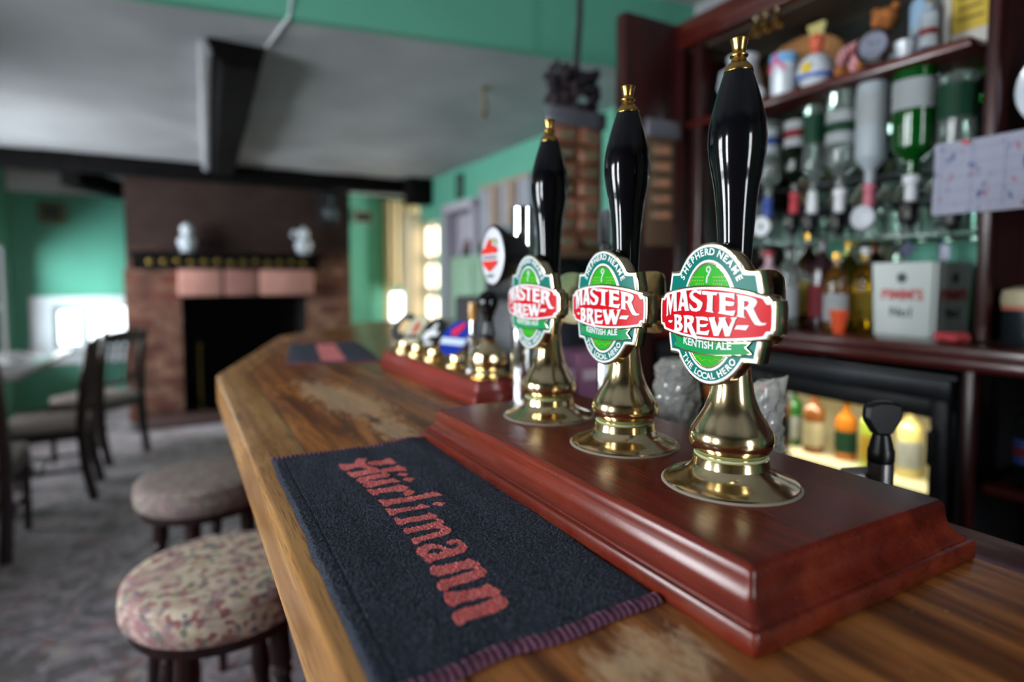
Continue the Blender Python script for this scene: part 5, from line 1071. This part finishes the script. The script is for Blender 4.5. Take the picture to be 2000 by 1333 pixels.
# bottles standing on the counter shelf
CZB = 1.1475
std = [(1.600, 1.40, 0.30, 0.034, CLEAR, CAPW, LW, None, 'tall clear bottle with white cap at the far end of the counter shelf'),
       (1.700, 1.33, 0.26, 0.036, BROWNG, CAPK, LC, None, 'brown bottle with cream label behind the tall clear bottle'),
       (1.620, 1.245, 0.235, 0.036, PINKG, CAPR, M('label_pink', (222, 170, 184), 0.6), None, 'frosted pink bottle with red cap'),
       (1.590, 1.155, 0.25, 0.030, CLEAR, CAPK, LW, None, 'slim clear bottle right of the pink bottle'),
       (1.700, 1.165, 0.29, 0.036, BROWNG, CAPO, LY, None, 'amber bottle with yellow label near the mirror'),
       (1.640, 1.080, 0.27, 0.035, M('wine_dark', (40, 12, 22), 0.15, coat=0.6), CAPK, LR, None, 'dark wine bottle with red label'),
       (1.735, 1.06, 0.26, 0.036, OLIV, CAPO, LY, None, 'olive green liqueur bottle behind the wine bottle'),
       (1.600, 1.012, 0.22, 0.031, YELG, CAPO, LW, None, 'yellow liqueur bottle with white label'),
       (1.700, 0.99, 0.235, 0.032, YELG, CAPW, LY, None, 'golden bottle with white cap beside the white ice box')]
for x, y, h, r, g, cp, lm_, bd_, d_ in std: bottle(d_, (x, y, CZB), h, r, g, cp, lm_, lz=(0.14, 0.48), group='bottles on the counter shelf', band=bd_)
t = thing('orange_carton', 'small orange tapered tub beside the white ice box', 'tub', (1.575, 0.985, CZB))
bm = bmesh.new(); lathe(bm, [(0, 0), (0.014, 0), (0.024, 0.06), (0.022, 0.062), (0, 0.058)], 20); mk('tub_body', bm, M('orange_plastic', (220, 80, 34), 0.4), t)
bm = bmesh.new(); lathe(bm, [(0.0235, 0.058), (0.026, 0.060), (0.026, 0.064), (0.0225, 0.064)], 20); mk('rim', bm, M('orange_rim', (236, 110, 60), 0.4), t)
for k, (y, z, s, d_) in enumerate(((0.845, 0.013, 0.11, 'flat grey bar tray'),)): pass
t = thing('bar_tray', 'flat dark tray lying at the front of the counter shelf', 'tray', (1.53, 1.23, CZB))
bm = bmesh.new(); lathe(bm, [(0, 0.003), (0.045, 0.003), (0.05, 0.012), (0.052, 0.012), (0.047, 0.0), (0, 0)], 28, sy=2.6, sx=0.7); mk('dish', bm, M('tray_grey', (74, 78, 84), 0.3, 0.6), t)
bm = bmesh.new(); lathe(bm, [(0.051, 0.0115), (0.0535, 0.013), (0.051, 0.0145)], 28, sy=2.6, sx=0.7); mk('rolled_rim', bm, STEEL, t)
# ice box
t = thing('ice_box', 'square white ice box printed with red brand name and grey crest', 'ice bucket', (1.715, 0.852, CZB), -0.10)
IB = M('ice_box_white', (196, 204, 200), 0.35)
bm = bmesh.new(); W0, W1 = 0.080, 0.086
ring = lambda w_, z: [bm.verts.new((x*w_*0.9, y*w_, z)) for x, y in ((-1, -1), (1, -1), (1, 1), (-1, 1))]
r0, r1, r2, r3 = ring(W0, 0), ring(W1, 0.19), ring(W1-0.005, 0.19), ring(W0-0.005, 0.01)
for a, b in ((r0, r1), (r1, r2), (r2, r3)):
    for q in range(4): bm.faces.new((a[q], a[(q+1) % 4], b[(q+1) % 4], b[q]))
bm.faces.new(r0); bm.faces.new(r3); es = [e for e in bm.edges if abs(e.verts[0].co.z-e.verts[1].co.z) > 0.1]
bmesh.ops.bevel(bm, geom=es, offset=0.008, segments=3, affect='EDGES'); mk('box_body', bm, IB, t, ang=40)
def face_text(s, size, m4, mat, nm, par, ext=0.0004):
    bm = text_bm(s, size, ext, off=size*0.03); bmesh.ops.transform(bm, matrix=m4, verts=bm.verts); return mk(nm, bm, mat, par, sm=False)
tilt = (W1-W0)/0.19
FA = Matrix.Translation((-0.0752, 0, 0.105)) @ Matrix.Rotation(-tilt*0.9, 4, 'Y') @ Matrix(((0, 0, -1, 0), (-1, 0, 0, 0), (0, 1, 0, 0), (0, 0, 0, 1)))
FB = Matrix.Translation((0, -0.0837, 0.105)) @ Matrix.Rotation(tilt, 4, 'X') @ Matrix(((1, 0, 0, 0), (0, 0, -1, 0), (0, 1, 0, 0), (0, 0, 0, 1)))
PRED = M('print_red', (186, 54, 60), 0.5); PGR = M('print_grey', (66, 74, 74), 0.5)
for F_ in (FA, FB):
    face_text("PIMM'S", 0.037, F_, PRED, 'brand_lettering', t); face_text('No1', 0.034, F_ @ Matrix.Translation((0, -0.045, 0)), PGR, 'lower_lettering', t)
    bm = bmesh.new(); lathe(bm, [(0.0, 0.0005), (0.004, 0.0005), (0.004, 0.0), (0.006, 0.0), (0.0062, 0.0006), (0.013, 0.0006), (0.0135, 0)], 24, mtx=F_ @ Matrix.Translation((0.0, 0.045, 0))); mk('crest', bm, PGR, t)
for k, (x, y, c, d_) in enumerate(((-0.03, 0.02, 'blue', 'dark blue star-headed stirrer standing in the ice box'), (0.02, -0.035, 'blue2', 'dark blue stirrer at the right of the ice box'), (0.0, -0.055, 'pale', 'pale lilac card strip standing in the ice box'))):
    p = thing('drink_stirrer', d_, 'stirrer', (1.715+x, 0.852+y, CZB+0.0105), group='stirrers in the white ice box')
    bm = bmesh.new(); tube(bm, [(0, 0, 0), (0, 0, 0.20)], 0.0025, 6); mk('stick', bm, M('st_blue', (22, 32, 84), 0.4), p)
    bm = bmesh.new()
    if k == 0:
        pts = [((0.026 if q % 2 == 0 else 0.013)*math.cos(q*PI/4+R90), (0.026 if q % 2 == 0 else 0.013)*math.sin(q*PI/4+R90)) for q in range(8)]; extr(bm, pts, -0.003, 0.003, Matrix.Translation((0, 0, 0.215)) @ Matrix(((0, 0, -1, 0), (-1, 0, 0, 0), (0, 1, 0, 0), (0, 0, 0, 1))))
    elif k == 1: box(bm, (0, 0, 0.214), (0.006, 0.010, 0.045), bev=0.002)
    else: box(bm, (0, 0, 0.205), (0.004, 0.022, 0.04), bev=0.001)
    mk('stirrer_head', bm, M('st_blue', (22, 32, 84)) if k < 2 else M('st_lilac', (176, 178, 200), 0.5), p)
bm = bmesh.new(); box(bm, (0, 0, 0.012), (0.07, 0.05, 0.022), bev=0.009, seg=3)
bmesh.ops.subdivide_edges(bm, edges=bm.edges, cuts=2, use_grid_fill=True)
for v in bm.verts: v.co += Vector((0.006, 0.006, 0.004))*noise.noise(v.co*60)
o = mk('red_cloth', bm, M('red_cloth', (186, 66, 70), 0.9)); o.location = (1.56, 0.705, CZB+0.002); tag(o, 'crumpled red cloth between the ice box and the right post', 'cloth')
t = thing('biscuit_tin', 'dark tin with cream lid standing on the counter at the right edge', 'tin', (1.66, 0.585, CZB))
bm = bmesh.new(); lathe(bm, [(0, 0), (0.058, 0), (0.060, 0.003), (0.060, 0.088), (0, 0.088)], 32); mk('tin_body', bm, M('tin_dark', (44, 52, 58), 0.35, 0.5), t)
bm = bmesh.new(); lathe(bm, [(0, 0.0885), (0.063, 0.0885), (0.064, 0.104), (0.060, 0.122), (0.035, 0.130), (0, 0.131)], 32); mk('lid', bm, M('tin_cream', (196, 186, 150), 0.45), t)
bm = bmesh.new(); lathe(bm, [(0.0605, 0.078), (0.0618, 0.079), (0.0618, 0.088), (0.0605, 0.088)], 32); mk('coral_band', bm, M('tin_coral', (206, 122, 100), 0.5), t)

# ================================================================== top shelf ornaments
SZ = 1.8535
t = thing('water_jug', 'white china jug with handle at the left end of the top shelf', 'jug', (1.665, 1.40, SZ))
bm = bmesh.new(); lathe(bm, [(0, 0), (0.05, 0), (0.062, 0.03), (0.066, 0.07), (0.055, 0.12), (0.046, 0.15), (0.050, 0.178), (0.046, 0.178), (0.042, 0.15), (0, 0.14)], 28); mk('body', bm, PORC, t)
bm = bmesh.new(); tube(bm, [(0, 0.045, 0.155), (0, 0.085, 0.15), (0, 0.095, 0.10), (0, 0.06, 0.045)], 0.008, 10); mk('handle', bm, PORC, t)
bm = bmesh.new(); lathe(bm, [(0, 0.002), (0.018, 0.0015), (0.019, 0)], 18, mtx=Matrix.Translation((-0.067, -0.004, 0.07)) @ PM); mk('printed_flower', bm, M('jug_pink', (206, 140, 130), 0.4), t)
t = thing('wooden_plaque', 'arched tan wooden plaque leaning behind the jug', 'plaque', (1.775, 1.27, SZ))
bm = bmesh.new(); arch = [(-0.15, 0), (0.15, 0), (0.15, 0.13)]+[(0.15*math.cos(a), 0.13+0.09*math.sin(a)) for a in [PI*k/14 for k in range(1, 14)]]+[(-0.15, 0.13)]
extr(bm, arch, 0, 0.03, Matrix(((0, 0, 1, 0), (1, 0, 0, 0), (0, 1, 0, 0), (0, 0, 0, 1)))); bmesh.ops.bevel(bm, geom=list(bm.edges), offset=0.003, affect='EDGES', segments=1); mk('board', bm, wood_mat('tan_wood', (130, 82, 38), (160, 106, 54), (180, 124, 68), 'y', 0.5), t)
bm = bmesh.new(); lathe(bm, [(0, 0.003), (0.05, 0.002), (0.052, 0)], 24, mtx=Matrix.Translation((-0.002, 0, 0.12)) @ PM); mk('centre_disc', bm, M('tan_disc', (140, 96, 50), 0.5), t)
t = thing('character_mug', 'white mug with blue and pink printed ribbon on the top shelf', 'mug', (1.655, 1.235, SZ))
bm = bmesh.new(); lathe(bm, [(0, 0), (0.034, 0), (0.037, 0.005), (0.040, 0.13), (0.037, 0.13), (0.034, 0.012), (0, 0.012)], 28); mk('body', bm, PORC, t)
bm = bmesh.new(); lathe(bm, [(0.0402, 0.10), (0.0410, 0.128)], 28); mk('blue_band', bm, M('mug_blue', (110, 170, 220), 0.4), t)
bm = bmesh.new()
for s in (-1, 1): tube(bm, [(-0.0405, 0, 0.112), (-0.038, s*0.014, 0.095), (-0.031, s*0.026, 0.078)], 0.005, 8)
tube(bm, [(-0.041, 0, 0.106), (-0.041, 0, 0.128)], 0.005, 8); mk('pink_ribbon', bm, M('mug_pink', (220, 80, 130), 0.4), t)
bm = bmesh.new(); tube(bm, [(0.03, 0.03, 0.11), (0.045, 0.055, 0.10), (0.045, 0.055, 0.05), (0.03, 0.03, 0.03)], 0.006, 8); mk('handle', bm, PORC, t)
bm = bmesh.new(); lathe(bm, [(0, 0)]+[(0.026*math.sin(PI*k/10), 0.026-0.026*math.cos(PI*k/10)) for k in range(1, 10)]+[(0, 0.052)], 24); o = mk('white_ball', bm, PORC); o.location = (1.615, 1.305, SZ+0.0005); tag(o, 'small white ball at the front edge of the top shelf', 'ball')
t = thing('cockerel_jar', 'round white jar with yellow and blue emblem and orange bird lid', 'jar', (1.65, 1.125, SZ))
bm = bmesh.new(); lathe(bm, [(0, 0), (0.03, 0), (0.045, 0.02), (0.052, 0.045), (0.045, 0.075), (0.03, 0.092), (0, 0.092)], 28); mk('body', bm, PORC, t)
bm = bmesh.new(); lathe(bm, [(0, 0.003), (0.015, 0.002), (0.016, 0)], 20, mtx=Matrix.Translation((-0.051, -0.004, 0.050)) @ PM); mk('yellow_emblem', bm, M('em_yellow', (224, 190, 40), 0.4), t)
bm = bmesh.new(); lathe(bm, [(0.050, 0.022), (0.0535, 0.034), (0.051, 0.034)], 28); mk('blue_band', bm, M('em_blue', (60, 96, 180), 0.4), t)
bm = bmesh.new(); lathe(bm, [(0, 0.0925), (0.022, 0.0925), (0.014, 0.11), (0.020, 0.125), (0.022, 0.14), (0.012, 0.155), (0, 0.158)], 20); mk('bird_lid', bm, M('bird_orange', (206, 92, 60), 0.5), t)
bm = bmesh.new()
for k in range(4): tube(bm, [(0, -0.012+0.008*k, 0.15), (0, -0.02+0.014*k, 0.185)], [0.006, 0.009], 8)
mk('bird_crest', bm, M('crest_straw', (190, 178, 110), 0.5), t)
# teddy with striped scarf and round clock
t = thing('soft_toy', 'brown soft toy wearing a pink striped jersey, leaning on the shelf', 'soft toy', (1.665, 0.985, SZ), 0.0)
FUR = M('toy_fur', (170, 104, 52), 0.95, var=0.3, scale=40, bmp=0.8, bscale=120); STR = None
m_, nt_, b_ = base('striped_knit'); wv = _n(nt_, 'ShaderNodeTexWave', wave_type='BANDS', bands_direction='X'); wv.inputs['Scale'].default_value = 26; nt_.links.new(coords(nt_, rot=(0, 0.5, 0.9)), wv.inputs['Vector'])
nt_.links.new(ramp(nt_, wv.outputs[1], [(0.3, lin((196, 108, 122))), (0.6, lin((222, 176, 178)))]), b_.inputs['Base Color']); b_.inputs['Roughness'].default_value = 0.95; STR = m_
bm = bmesh.new(); tube(bm, [(-0.02, 0.03, 0.004), (0.0, 0.018, 0.03), (0.012, -0.002, 0.07), (0.018, -0.022, 0.105), (0.02, -0.03, 0.118)], [0.02, 0.033, 0.036, 0.026, 0.018], 20); mk('jersey', bm, STR, t)
bm = bmesh.new(); lathe(bm, [(0, -0.03)]+[(0.034*math.sin(PI*k/10), -0.030*math.cos(PI*k/10)) for k in range(1, 10)]+[(0, 0.03)], 20, c=(0.02, -0.035, 0.14))
for s in (-1, 1): lathe(bm, [(0, -0.011)]+[(0.012*math.sin(PI*k/6), -0.011*math.cos(PI*k/6)) for k in range(1, 6)]+[(0, 0.011)], 12, c=(0.02, -0.035+s*0.026, 0.168))
lathe(bm, [(0, -0.012)]+[(0.014*math.sin(PI*k/6), -0.012*math.cos(PI*k/6)) for k in range(1, 6)]+[(0, 0.012)], 12, c=(-0.008, -0.035, 0.132)); mk('head', bm, FUR, t)
for s, pts in ((1, [(0.0, 0.02, 0.09), (-0.03, 0.045, 0.07), (-0.045, 0.05, 0.04)]), (-1, [(0.0, -0.04, 0.09), (-0.03, -0.06, 0.075), (-0.045, -0.055, 0.05)])):
    bm = bmesh.new(); tube(bm, pts, [0.014, 0.014, 0.012], 10); mk('arm', bm, STR, t)
for s in (-1, 1):
    bm = bmesh.new(); tube(bm, [(-0.01, 0.01+s*0.02, 0.018), (-0.04, 0.015+s*0.03, 0.014), (-0.055, 0.018+s*0.03, 0.018)], [0.017, 0.015, 0.014], 10); mk('leg', bm, FUR, t)
t = thing('round_clock', 'small round silver-faced clock in dark case in front of the soft toy', 'clock', (1.592, 0.925, SZ), 0.12)
ck = Matrix.Translation((0, 0, 0.045)) @ PM
bm = bmesh.new(); lathe(bm, [(0, -0.025), (0.036, -0.025), (0.045, -0.012), (0.045, 0.006), (0.040, 0.010), (0.034, 0.006), (0, 0.006)], 32, mtx=ck); box(bm, (0.0, 0, 0.004), (0.03, 0.05, 0.008), bev=0.002); mk('case', bm, CHW, t)
bm = bmesh.new(); lathe(bm, [(0, 0.009), (0.034, 0.0065)], 32, mtx=ck); mk('dial', bm, M('clock_silver', (176, 180, 200), 0.15, 0.8), t)
bm = bmesh.new(); tube(bm, [(-0.0095, 0, 0.045), (-0.0095, 0.012, 0.06)], 0.0012, 6); tube(bm, [(-0.0095, 0, 0.045), (-0.0095, -0.020, 0.052)], 0.001, 6); mk('clock_hands', bm, CAPK, t)
t = thing('tea_cup', 'small pale cup between the clock and the striped can', 'cup', (1.62, 0.862, SZ))
bm = bmesh.new(); lathe(bm, [(0, 0), (0.016, 0), (0.020, 0.012), (0.026, 0.038), (0.024, 0.038), (0.018, 0.012), (0, 0.008)], 24); mk('body', bm, PORC, t)
bm = bmesh.new(); tube(bm, [(0, 0.024, 0.032), (0, 0.036, 0.028), (0, 0.034, 0.014), (0, 0.021, 0.012)], 0.003, 8); mk('handle', bm, PORC, t)
bottle('pale blue and white printed bottle on the top shelf', (1.665, 0.845, SZ), 0.20, 0.030, M('print_blue', (150, 178, 206), 0.35), CAPO, LW, group='bottles on the top shelf', band=LB, lz=(0.10, 0.36))
bottle('small white bottle with gold cap right of the blue printed bottle', (1.60, 0.800, SZ), 0.115, 0.020, FROST, CAPO, LW, group='bottles on the top shelf', band=LR, lz=(0.10, 0.5))
fr_ = frame('framed_certificate', 'x', (1.70, 0.755, SZ+0.125), 0.17, 0.25, M('mount_white', (200, 196, 188), 0.5), LY, 'cream framed certificate standing at the right of the top shelf', bw=0.045)
bm = bmesh.new()
for k in range(5): box(bm, (-0.005, 0, 0.055-k*0.026), (0.001, 0.058-0.008*(k % 2), 0.006))
mk('printed_lines', bm, M('print_brown', (120, 96, 44), 0.6), fr_)
# brass mug hooks under the cornice
for k, (y, z) in enumerate(((1.30, 2.10), (1.265, 2.115), (1.225, 2.10))):
    t = thing('brass_bell', ['left of three small brass bells under the cornice', 'middle of three small brass bells under the cornice', 'right of three small brass bells under the cornice'][k], 'bell', (1.60, y, 2.111-0.052), group='brass bells under the cornice')
    bm = bmesh.new(); lathe(bm, [(0, 0.038), (0.008, 0.036), (0.012, 0.026), (0.015, 0.010), (0.020, 0), (0.018, 0), (0.013, 0.010), (0, 0.030)], 20); mk('bell_body', bm, BRASSD, t)
    bm = bmesh.new(); tube(bm, [(0, 0, 0.03), (0, 0, 0.0525)], 0.002, 6); mk('hanger', bm, BRASS, t)

# ================================================================== undercounter bottle cooler
fz0, fz1 = 0.11, 1.075
t = thing('bottle_cooler', 'black glass-door bottle cooler with an added inner glow under the back counter', 'fridge', (0, 0, 0))
def fp(name, boxes, mat, par=None, bev=0.003, sm=True):
    bm = bmesh.new()
    for c, s in boxes: box(bm, c, s, bev=bev)
    return mk(name, bm, mat, par or t, sm=sm)
Y0, Y1 = 0.672, 1.60
fp('housing', [((1.70, (Y0+Y1)/2, 1.035), (0.36, Y1-Y0, 0.08)), ((1.70, (Y0+Y1)/2, fz0+0.04), (0.36, Y1-Y0, 0.08)), ((1.70, Y0+0.012, 0.58), (0.36, 0.024, 0.83)), ((1.70, Y1-0.012, 0.58), (0.36, 0.024, 0.83)), ((1.86, (Y0+Y1)/2, 0.58), (0.03, Y1-Y0, 0.83))], BLACKM)
fp('lining', [((1.842, (Y0+Y1)/2, 0.58), (0.006, Y1-Y0-0.05, 0.82)), ((1.70, Y0+0.027, 0.58), (0.30, 0.006, 0.82)), ((1.70, Y1-0.027, 0.58), (0.30, 0.006, 0.82)), ((1.70, (Y0+Y1)/2, 0.992), (0.30, Y1-Y0-0.06, 0.005))], M('cooler_lining', (232, 226, 200), 0.5), bev=0)
def dr(y0, y1, hy):
    yc = (y0+y1)/2; f = 0.034
    d_ = fp('door', [((1.505, y0+f/2, 0.595), (0.03, f, 0.85)), ((1.505, y1-f/2, 0.595), (0.03, f, 0.85)), ((1.505, yc, 0.998), (0.03, y1-y0-2*f, 0.044)), ((1.505, yc, 0.20), (0.03, y1-y0-2*f, 0.06))], BLACKM)
    fp('door_glass', [((1.505, yc, 0.603), (0.004, y1-y0-2*f, 0.75))], GLASSP, d_, 0, False)
    bm = bmesh.new(); tube(bm, [(1.492, hy, 0.955), (1.470, hy, 0.950), (1.470, hy, 0.875), (1.492, hy, 0.870)], 0.006, 8); mk('handle', bm, CAPK, d_)
dr(0.676, 1.115, 0.700); dr(1.12, 1.596, 1.555)
for z in (0.78, 0.50): fp('wire_shelf', [((1.685, (Y0+Y1)/2, z), (0.28, Y1-Y0-0.07, 0.006))], M('shelf_white', (214, 206, 170), 0.4), bev=0)
bm = bmesh.new(); box(bm, (1.56, (Y0+Y1)/2, 0.982), (0.02, Y1-Y0-0.1, 0.012)); mk('added_glow_strip', bm, M('cooler_glow', (255, 236, 190), 0.5, emis=3.0), t, sm=False)  # added glowing strip, replaces window reflections in the door glass
l_ = area('cooler_fill', (1.58, 1.13, 0.973), (0, math.radians(20), 0), 0.04, 0.8, 3.0, (1.0, 0.94, 0.78));  # added lamp that gives the cooler its inner brightness
fp('vent_panel', [((1.505, (Y0+Y1)/2, 1.045), (0.03, Y1-Y0, 0.045))], M('vent_grey', (40, 42, 46), 0.4, 0.4))
CB = [('green', (34, 96, 40)), ('amber', (176, 104, 30)), ('cream', (214, 200, 130)), ('brown', (110, 66, 30)), ('lime', (150, 170, 60))]
n_ = 0
for zi, z in enumerate((0.7835, 0.5035)):
    for k in range(10):
        y = 0.745+k*0.085; nm, c_ = CB[(k*2+zi*3) % 5]
        pos = ['nearest the right end', 'second from the right', 'third from the right', 'fourth from the right', 'fifth from the right', 'sixth from the right', 'seventh from the right', 'eighth from the right', 'ninth from the right', 'farthest left'][k]
        b_ = bottle('%s beer bottle %s on the %s cooler shelf' % (nm, pos, ['upper', 'lower'][zi]), (1.63+0.02*(k % 2), y, z), 0.185 if k % 3 else 0.165, 0.029, M('beer_'+nm, c_, 0.1, coat=0.5), CAPO if k % 2 else CAPR, [LC, LW, LY, LG][(k+zi) % 4], lz=(0.12, 0.5), group='beer bottles in the cooler', cat='bottle')
# metal strip on top of cooler
bm = bmesh.new(); lathe(bm, [(0, 0), (0.030, 0), (0.034, 0.006), (0.030, 0.010), (0, 0.008)], 28, sy=3.0, sx=0.8); o = mk('steel_dish', bm, CHROME); o.location = (1.53, 0.99, 1.0755); tag(o, 'long shiny steel dish on top of the bottle cooler', 'dish')
# bottle on the lower right shelf
bottle('dark green beer bottle with blue and red label on the lower right shelf', (1.60, 0.560, 0.8405), 0.22, 0.031, DKG, CAPW, LB, lz=(0.25, 0.5), band=LR)
bottle('second dark bottle at the very right of the lower shelf', (1.62, 0.47, 0.8405), 0.22, 0.031, DKG, CAPK, LG, lz=(0.25, 0.5))

# ================================================================== hanging snack packets
def card(label, loc, cols, rows, px, pz, rz, grp, head):
    t = thing('snack_card', label, 'display card', loc, rz)
    Wc, Hc = cols*px+0.03, rows*pz+0.09
    bm = bmesh.new(); box(bm, (0, 0.006, -Hc/2), (Wc, 0.003, Hc), bev=0.0005); mk('backing_card', bm, M('card_brown', (106, 82, 62), 0.7), t)
    bm = bmesh.new(); box(bm, (0, -0.004, -0.03), (Wc+0.02, 0.012, 0.06), bev=0.003)
    bmesh.ops.subdivide_edges(bm, edges=bm.edges, cuts=3, use_grid_fill=True)
    for v in bm.verts: v.co.y += 0.006*noise.noise(v.co*40)
    mk('header', bm, head, t)
    bm = bmesh.new(); tube(bm, [(0, 0.005, 0), (0, 0.005, 0.03)], 0.002, 6); mk('hanging_hook', bm, STEEL, t)
    return Wc, Hc
def packet(loc, label, grp, w_, h_, c1, c2):
    t = thing('snack_packet', label, 'snack packet', loc, group=grp)
    bm = bmesh.new(); N_ = 8; vs = [[bm.verts.new(((i/N_-.5)*w_, s*0.011*math.sin(PI*i/N_)**.6*math.sin(PI*j/N_)**.6, (j/N_-.5)*h_)) for j in range(N_+1)] for s in (-1,) for i in range(N_+1)]
    for i in range(N_):
        for j in range(N_): bm.faces.new((vs[i][j], vs[i+1][j], vs[i+1][j+1], vs[i][j+1]))
    bmesh.ops.solidify(bm, geom=bm.faces, thickness=0.003); mk('foil', bm, c1, t, ang=60)
    bm = bmesh.new(); lathe(bm, [(0, 0.0015), (0.30, 0.001), (0.32, -0.003)], 16, mtx=Matrix.Translation((0, -0.0115, -h_*0.05)) @ Matrix.Rotation(R90, 4, 'X') @ Matrix.Diagonal((w_, h_*0.9, 1, 1))); mk('printed_patch', bm, c2, t); return t
FO = M('foil_orange', (204, 142, 112), 0.3, 0.1, var=0.35, scale=45); FT = M('foil_tan', (176, 150, 122), 0.3, 0.3, var=0.2, scale=30); FG = M('patch_green', (120, 116, 92), 0.5); FC = M('patch_cream', (214, 184, 150), 0.5)
Wc, Hc = card('brown snack card with silver header hanging by the end of the counter', (1.275, 1.80, 1.905), 2, 7, 0.105, 0.063, 0, '', M('silver_foil', (150, 152, 166), 0.3, 0.7, bmp=0.6, bscale=40))
ro = ['top', 'second', 'third', 'fourth', 'fifth', 'sixth', 'bottom']
pk = None
for c_ in range(2):
    for r_ in range(7):
        lb = 'orange and tan snack packet, %s row, %s column of the left card' % (ro[r_], ['left', 'right'][c_]); lc = (1.275-0.053+0.106*c_, 1.791, 1.905-0.095-r_*0.063)
        if pk is None: pk = packet(lc, lb, 'packets on the left snack card', 0.098, 0.056, FO, FG)
        else: q_ = dup(pk, lc, label=lb); q_.rotation_euler = (0, 0.14*math.sin(r_*2.3+c_*1.7), 0.07*math.sin(r_*3.1+c_))
card('narrow snack card hanging against the mahogany end panel', (1.498, 1.60, 1.85), 1, 6, 0.105, 0.058, 0, '', M('silver_grey', (120, 122, 130), 0.4, 0.5))
pk = None
for r_ in range(5):
    lb = 'tan and orange snack packet, %s of five on the right card' % ['top', 'second', 'third', 'fourth', 'lowest'][r_]; lc = (1.498, 1.596, 1.85-0.105-r_*0.056)
    if pk is None: pk = packet(lc, lb, 'packets on the right snack card', 0.098, 0.05, FT, FO)
    else: dup(pk, lc, label=lb)
# hop bunch hanging over the left card
t = thing('hop_bunch', 'dark dried hop bunch hanging at the corner of the ceiling step', 'dried hops', (1.34, 1.90, 1.985))
HOP = M('dried_hops', (44, 34, 40), 0.9, var=0.4, scale=30)
rnd = random.Random(3)
bm = bmesh.new()
for k in range(130):
    a = rnd.random()*2*PI; rr = 0.10*math.sqrt(rnd.random()); z = -0.20*rnd.random()+0.10; sc = 0.7+0.6*rnd.random()
    lathe(bm, [(0, 0.022*sc), (0.012*sc, 0.012*sc), (0.016*sc, 0), (0.010*sc, -0.016*sc), (0, -0.024*sc)], 7, mtx=Matrix.Translation((rr*1.15*math.cos(a)-0.02, rr*0.6*math.sin(a), z)) @ Matrix.Rotation(rnd.random()*2, 4, 'X'))
mk('hop_cones', bm, HOP, t); bm = bmesh.new(); tube(bm, [(0, 0, 0.1), (0.03, 0.02, 0.3), (0.02, 0.0, 0.674)], 0.012, 8); tube(bm, [(0.02, 0, 0.66), (0.10, 0.0, 0.62), (0.16, 0, 0.56)], 0.02, 8); mk('stem', bm, HOP, t)
# low dark coffee machine and glasswasher between the snack cards and the pumps
t = thing('glass_washer', 'dark grey glass washer below the snack cards', 'appliance', (1.30, 2.15, 0))
bm = bmesh.new(); box(bm, (0, 0, 0.62), (0.46, 0.6, 1.20), bev=0.02); mk('body', bm, M('washer_grey', (52, 54, 60), 0.4), t)
bm = bmesh.new(); box(bm, (0, -0.305, 0.9), (0.38, 0.02, 0.5), bev=0.01); mk('door', bm, M('washer_door', (74, 78, 88), 0.3, 0.6), t)
bm = bmesh.new(); box(bm, (0, -0.32, 1.16), (0.34, 0.012, 0.05), bev=0.004); mk('control_strip', bm, M('washer_strip', (120, 74, 60), 0.4), t)
t = thing('coffee_machine', 'dark coffee machine with grey top under the hanging packets', 'coffee machine', (1.30, 2.10, 1.221))
bm = bmesh.new(); box(bm, (0, 0, 0.13), (0.34, 0.34, 0.26), bev=0.02); mk('body', bm, BLACKM, t)
bm = bmesh.new(); box(bm, (0, 0, 0.275), (0.30, 0.30, 0.03), bev=0.006); mk('cup_rack', bm, M('rack_grey', (110, 112, 118), 0.35, 0.5), t)
for s in (-1, 1):
    bm = bmesh.new(); tube(bm, [(s*0.08, -0.18, 0.15), (s*0.08, -0.24, 0.14)], 0.016, 10); mk('group_handle', bm, CAPK, t)
